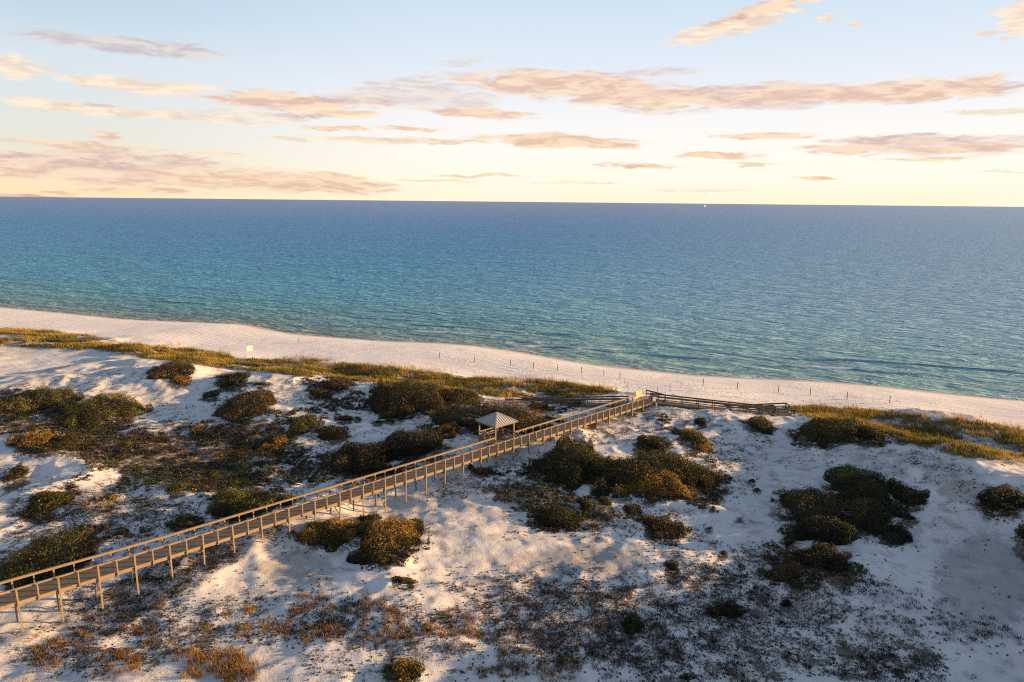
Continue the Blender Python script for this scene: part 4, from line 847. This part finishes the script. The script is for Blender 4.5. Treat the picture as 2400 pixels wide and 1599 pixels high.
mb.build('floor_frame', M_WOOD, pav, pc)
ZE = 2.42
for a, b in ((-1,-1), (1,-1), (-1,1), (1,1)):
    p = pv(a * hw_, b * hw_, 0); g = float(H(p[0], p[1])) - 0.3 - ZD
    MB().quadbox(pv(a * hw_, b * hw_, (ZE - 0.1 + g) / 2), E1 * 0.075, E2 * 0.075, EZ * (ZE - 0.1 - g) / 2).build('post', M_WOOD, pav, pc)
for b in (-1, 1): MB().quadbox(pv(0, b * hw_, ZE - 0.02), E1 * (hw_ + 0.3), E2 * 0.09, EZ * 0.085).build('eave_beam', M_WOOD, pav, pc)
for a in (-1, 1): MB().quadbox(pv(a * hw_, 0, ZE - 0.02), E1 * 0.09, E2 * (hw_ - 0.1), EZ * 0.085).build('eave_beam', M_WOOD, pav, pc)
oh, RP = hw_ + 0.36, 1.15
mb = MB(); ap = pv(0, 0, ZE + 0.07 + RP); cs = [pv(-oh, -oh, ZE + .07), pv(oh, -oh, ZE + .07), pv(oh, oh, ZE + .07), pv(-oh, oh, ZE + .07)]
for i in range(4): mb.poly([cs[i], cs[(i+1)%4], ap])
mb.poly(cs[::-1])
rf = mb.build('roof', M_ROOF, pav, pc)
mb = MB()
for i in range(4):
    p, q = cs[i], cs[(i+1)%4]; nn = 11
    for j in range(1, nn):
        t = j / nn; e = p * (1 - t) + q * t; f_ = 1 - abs(2 * t - 1); topp = e + (ap - (p + q) / 2) * f_ * 0.98
        if np.linalg.norm(topp - e) > 0.1: mb.beam(e + EZ * 0.02, topp + EZ * 0.02, 0.04, 0.05)
mb.build('roof_ribs', M_ROOF, rf, (0, 0, 0)); bpy.data.objects[-1] if False else None
mb = MB()
for c_ in cs: mb.beam(c_ + EZ * 0.035, ap + EZ * 0.035, 0.14, 0.04)
mb.build('ridge_cap', M_ROOF, rf, (0, 0, 0))
for ch in rf.children: ch.location = -Vector(pc)
mb = MB()
for i in range(4):
    p, q = cs[i], cs[(i+1)%4]; mb.beam(p - EZ * 0.055, q - EZ * 0.055, 0.045, 0.12)
mb.build('fascia', M_WOOD, pav, pc)
for (a0, b0), (a1, b1) in (((-1,-1),(-1,1)), ((-1,1),(1,1)), ((1,1),(1,-1))):
    ea, eb = pv(a0 * hw_, b0 * hw_, 0), pv(a1 * hw_, b1 * hw_, 0); d = unit(eb - ea) * 0.1
    mb = MB(); 
    for zz_ in (0.95, 0.55, 0.2): mb.beam(ea + d + EZ * zz_, eb - d + EZ * zz_, 0.05, 0.14)
    for t in (0.33, 0.67):
        p = ea * (1 - t) + eb * t; mb.quadbox(p + EZ * 0.5, E1 * 0.045, E2 * 0.045, EZ * 0.42)
    mb.build('railing', M_WOOD, pav, pc)
mb = MB(); mb.quadbox(pv(0, hw_ - 0.35, 0.45), E1 * (hw_ - 0.2), E2 * 0.22, EZ * 0.025)
for a in (-0.8, 0, 0.8): mb.quadbox(pv(a * hw_, hw_ - 0.35, 0.21), E1 * 0.04, E2 * 0.18, EZ * 0.21)
mb.build('bench', M_WOOD, pav, pc)

# ------------------------------------------------------------------ access ramps
def rail_run(parent, o0, P0, P1, side_n, posts=8, ground_ref=True, mat=M_DARKWOOD):
    """one railing along a sloping run from P0 to P1 (rail-top points)"""
    mb = MB().beam(P0, P1, 0.15, 0.045); mb.build('top_rail', mat, parent, o0)
    mb = MB().beam(P0 - EZ * 0.12, P1 - EZ * 0.12, 0.04, 0.14).beam(P0 - EZ * 0.55, P1 - EZ * 0.55, 0.04, 0.14); mb.build('side_rail', mat, parent, o0)
    for i in range(posts + 1):
        p = P0 * (1 - i / posts) + P1 * (i / posts); g = min(float(H(p[0], p[1])) - 0.2, p[2] - 1.2)
        MB().quadbox((p[0], p[1], (p[2] - 0.03 + g) / 2), (0.05, 0, 0), (0, 0.05, 0), (0, 0, (p[2] - 0.03 - g) / 2)).build('post', mat, parent, o0)
def deck_run(parent, o0, c0, c1, nrm_, wid, mat=M_DECK, name='deck'):
    mb = MB(); d = c1 - c0; L = np.linalg.norm(d); d = d / L; u_ = np.cross(d, nrm_); u_ = u_ if u_[2] > 0 else -u_; t = 0.07
    while t < L:
        mb.quadbox(c0 + d * t - EZ * 0.02, d * 0.068, nrm_ * wid / 2, u_ * 0.018); t += 0.145
    mb.build(name, mat, parent, o0)
    MB().beam(c0 + nrm_ * (wid / 2 + 0.03) - EZ * 0.17, c1 + nrm_ * (wid / 2 + 0.03) - EZ * 0.17, 0.05, 0.26).build('stringer', M_DARKWOOD, parent, o0)
    MB().beam(c0 - nrm_ * (wid / 2 + 0.03) - EZ * 0.17, c1 - nrm_ * (wid / 2 + 0.03) - EZ * 0.17, 0.05, 0.26).build('stringer', M_DARKWOOD, parent, o0)
def make_ramp(label, start, land, far_end_s, endw, wid=1.5, gap=1.0):
    """start, land: rail-top points of the upper run's seaward railing"""
    e = land - start; e[2] = 0; L = np.linalg.norm(e); e = e / L; n = np.array([-e[1], e[0], 0]); n = n if n[1] > 0 else -n
    root = empty('access_ramp', tuple(start), label, 'ramp', 'switchback ramps down to the beach'); o0 = start
    dn = EZ * RH
    # upper run
    c0, c1 = start - n * (wid / 2) - dn, land - n * (wid / 2) - dn
    deck_run(root, o0, c0, c1, n, wid)
    rail_run(root, o0, start, land, n); rail_run(root, o0, start - n * wid, land - n * wid + e * endw, n, 9)
    # landing
    cL0 = land + e * endw / 2 - dn
    tot = 2 * wid + gap; mb = MB(); t = 0.07
    while t < tot:
        mb.quadbox(land + e * endw / 2 - n * (wid - t) - dn - EZ * 0.025, e * endw / 2, n * 0.066, EZ * 0.018); t += 0.145
    mb.build('landing', M_DECK, root, o0)
    fr0 = land - n * wid + e * endw; fr1 = land + n * (wid + gap) + e * endw
    rail_run(root, o0, fr0, fr1, n, 3)
    # lower run returns beyond the upper one
    drop = 1.55; fe = land - e * (L * far_end_s) - EZ * drop
    deck_run(root, o0, land + n * (gap + wid / 2) - dn, fe + n * (gap + wid / 2) - dn, n, wid)
    rail_run(root, o0, land + n * gap, fe + n * gap, n); rail_run(root, o0, fr1, fe + n * (gap + wid), n, 9)
    rail_run(root, o0, land + e * 0.0, land + n * gap, n, 1)
    return root
make_ramp('dark timber switchback ramp right of the boardwalk end, landing at its right', nat(1524, 921.5, ZD + RH), nat(1818, 954, 6.35), 0.9, 2.4)
make_ramp('dark timber switchback ramp left of the boardwalk end, sand on its landing', nat(1474, 928, ZD + RH), nat(1223, 933, 6.1), 0.85, 2.4)
# platform at the head of the ramps
s0 = bw(-1.2, 0, 0)
pl = empty('platform', tuple(s0), 'small timber platform where the boardwalk meets both ramps', 'platform')
mb = MB(); t = 0.0
while t < 2.1:
    mb.quadbox(bw(-1.28 - t, BWID / 2, -0.024), E1 * 0.068, E2 * (BWID / 2 + 0.9), EZ * 0.018); t += 0.145
mb.build('deck', M_DECK, pl, s0)
rail_run(pl, s0, bw(-3.3, -0.9, RH), bw(-3.3, BWID + 0.9, RH), None, 3)
for a, b in ((-1.3, -0.85), (-3.2, -0.85), (-1.3, BWID + 0.85), (-3.2, BWID + 0.85)):
    p = bw(a, b, 0); g = float(H(p[0], p[1])) - 0.3
    MB().quadbox((p[0], p[1], (ZD - 0.05 + g) / 2), (0.07, 0, 0), (0, 0.07, 0), (0, 0, (ZD - 0.05 - g) / 2)).build('post', M_DARKWOOD, pl, s0)
# screen of pale boards on the far rail
ss = find_s(1497, RH, BWID); c = bw(ss, BWID + 0.02, 0)
sc_ = empty('board_screen', tuple(c), 'pale upright board screen on the far rail at the boardwalk end', 'screen')
mb = MB()
for i in range(9): mb.quadbox(c + E1 * (-0.68 + i * 0.17) + EZ * (1.0 + 0.02 * (i % 3)), E1 * 0.08, E2 * 0.015, EZ * 0.72)
mb.build('boards', M_PANEL, sc_, c)
mb = MB()
for zz_ in (0.5, 1.5): mb.quadbox(c + E2 * 0.05 + EZ * zz_, E1 * 0.78, E2 * 0.03, EZ * 0.05)
mb.build('back_rails', M_WOOD, sc_, c)
# small white notice
p = hit(1532 / 1.02, 957 / 1.02)[0]; p = at(1532 / 1.02, 958 / 1.02, float(H(p[0], p[1])))
ns = empty('notice_board', tuple(p), 'small white notice on posts at the start of the right ramp', 'sign')
fx, fy = np.array([0.97, 0.24, 0]), np.array([-0.24, 0.97, 0])
for a in (-0.25, 0.25): MB().quadbox(p + fx * a + EZ * 0.85, fx * 0.04, fy * 0.04, EZ * 1.0).build('post', M_WOOD, ns, p)
MB().quadbox(p - fy * 0.06 + EZ * 1.55, fx * 0.28, fy * 0.015, EZ * 0.36).build('panel', M_WHITE, ns, p)
MB().quadbox(p - fy * 0.055 + fx * 0.42 + EZ * 0.55, fx * 0.13, fy * 0.012, EZ * 0.3).build('panel', M_WHITE, ns, p)
# ------------------------------------------------------------------ beach sign
g0 = hit(585.5 / 1.02, 834 / 1.02)[0]
bs = empty('beach_sign', tuple(g0), 'blank white sign board on two wooden legs at the back of the beach', 'sign')
q1 = np.array([0.92, -0.39, 0]); q2 = np.array([0.39, 0.92, 0])
q1 = np.array([0.80, 0.60, 0]); q2 = np.array([-0.60, 0.80, 0])
for a in (-0.72, 0.72): MB().quadbox(g0 + q1 * a + EZ * 1.05, q1 * 0.06, q2 * 0.06, EZ * 1.35).build('leg', M_PANEL, bs, g0)
MB().quadbox(g0 - q2 * 0.08 + EZ * 1.72, q1 * 0.64, q2 * 0.02, EZ * 0.62).build('panel', M_WHITE, bs, g0)
MB().quadbox(g0 - q2 * 0.07 + EZ * 0.98, q1 * 0.62, q2 * 0.03, EZ * 0.06).build('cross_rail', M_PANEL, bs, g0)
# ------------------------------------------------------------------ posts on the beach
BP = [(701,805),(1030,840),(1112.6,848.7),(1196.5,859),(1250.3,863.5),(1306.5,869.5),(1362.7,875.4),(1415.3,881.4),(1453,889.4),(1464.5,899),(1469.4,909),(1471.5,919),(1540.5,921),(1570,916.7),(1596,909),(1648,904),(1728,911.6),(1824,920.7),(1898.6,928),(1985,937),(2085,946)]
PL = ['lone wooden post far left on the beach, right of the white sign','leftmost wooden post of the long row above the grassy fore dune','second wooden post from the left in the long beach row','third wooden post from the left in the long beach row','fourth wooden post from the left in the long beach row','fifth wooden post from the left in the long beach row','sixth wooden post from the left in the long beach row','seventh wooden post, last one before the row turns towards the ramp',
 'post at the corner where the left row turns towards the boardwalk','thin post second below the corner on the left of the beach entrance','thin post third below the corner, left of the beach entrance','thin post nearest the board screen, left of the beach entrance','thin post right behind the white notice by the right ramp','thin post second up on the right of the beach entrance','thin post third up on the right of the beach entrance, before the row widens',
 'first tall post of the right row above the middle of the ramp','second post of the right row, above the ramp lower run','third post of the right row, above the ramp landing','fourth post of the right row, past the ramp landing','fifth post of the right row, second from its right end','rightmost post of the beach row near the water edge']
for (x, y), lb in zip(BP, PL):
    p = hit(x / 1.02, y / 1.02)[0]; thin = lb.startswith('thin')
    mb = MB(); t = 0.045 if thin else 0.075; hh = 1.25 if thin else 1.42; ln = np.array([r_.uniform(-.03, .03), r_.uniform(-.03, .03), 0])
    mb.tube([p - EZ * 0.3, p + EZ * hh * 0.5 + ln * 0.5, p + EZ * (hh - 0.03) + ln, p + EZ * hh + ln], [t, t, t * 0.97, t * 0.7], 8)
    o = mb.build('beach_post', M_POST, None, p); o.location = p; tag(o, lb, 'post', 'posts along the beach')
# ------------------------------------------------------------------ driftwood, dead branches, stumps
def snag(px, py, size, label, seed, upr=0.6):
    p = hit(px, py)[0]; r2 = np.random.default_rng(seed); mb = MB()
    for i in range(7):
        d = unit(np.array([r2.normal(), r2.normal(), abs(r2.normal()) * upr])) * size * r2.uniform(0.5, 1.0); a = r2.normal(size=3) * 0.15 * size; a[2] = 0
        b = a + d; mb.tube([a - EZ * 0.05, (a + b) / 2 + r2.normal(size=3) * 0.12 * size, b], [0.07 * size, 0.05 * size, 0.02 * size], 6)
        for _ in range(3): mb.tube([(a + b) / 2, (a + b) / 2 + r2.normal(size=3) * 0.35 * size + EZ * 0.1], [0.03 * size, 0.01 * size], 5)
    o = mb.build('driftwood', M_DEAD, None); o.location = p; tag(o, label, 'driftwood')
snag(300, 924, 1.3, 'tangle of grey driftwood at the end of the yellow flecked shrub', 5)
snag(508, 866, 1.2, 'bleached root arching out of the sand right of the eroded mound', 6)
snag(1063, 1356, 0.9, 'broken grey stump and twigs on lit sand near the bottom centre', 7, 1.2)
snag(1780, 1262, 0.8, 'thin dead twigs lying on shaded sand left of the low dune', 9, 0.15)
snag(955, 905, 1.6, 'bare dry branches poking from the crest right of the dome shrub', 12, 0.8)
# ------------------------------------------------------------------ sailboat
p = nat(1652, 486, 0.0); kx = np.linalg.norm(p[:2]); sb = empty('sailboat', tuple(p), 'tiny white sailboat near the horizon', 'sailboat')
sc2 = kx / 1600.0            # metres per photo pixel out there
def bp(x, y, z): return p + np.array([0.75 * x + 0.66 * y, 0.66 * x - 0.75 * y, z]) * sc2
mb = MB()
hull = [(-2.6,0),(-2.0,.5),(0.4,.55),(1.7,0),(0.4,-.55),(-2.0,-.5)]
mb.poly([bp(x, y, 0.9) for x, y in hull]); mb.poly([bp(x * 0.85, y * 0.6, -0.1) for x, y in hull][::-1])
for i in range(6):
    (x0, y0), (x1, y1) = hull[i], hull[(i+1) % 6]; mb.poly([bp(x0*.85, y0*.6, -.1), bp(x1*.85, y1*.6, -.1), bp(x1, y1, .9), bp(x0, y0, .9)])
mb.build('hull', M_HULL, sb, p)
MB().tube([bp(-0.1, 0, .8), bp(-0.1, 0, 6.6)], [0.09 * sc2, 0.06 * sc2], 6).build('mast', M_HULL, sb, p)
def sail(name, pts):
    mb = MB(); f_ = [bp(x, 0.10, z) for x, z in pts]; b_ = [bp(x, -0.10, z) for x, z in pts]; n_ = len(pts); mb.poly(f_); mb.poly(b_[::-1])
    for i in range(n_): mb.poly([f_[i], b_[i], b_[(i+1)%n_], f_[(i+1)%n_]])
    mb.build(name, M_SAIL, sb, p)
sail('mainsail', [(0.0, 1.1), (1.9, 1.2), (1.3, 3.2), (0.7, 5.2), (0.05, 6.5)])
sail('jib', [(-0.3, 1.1), (-0.35, 5.2), (-1.2, 3.0), (-2.3, 1.0)])
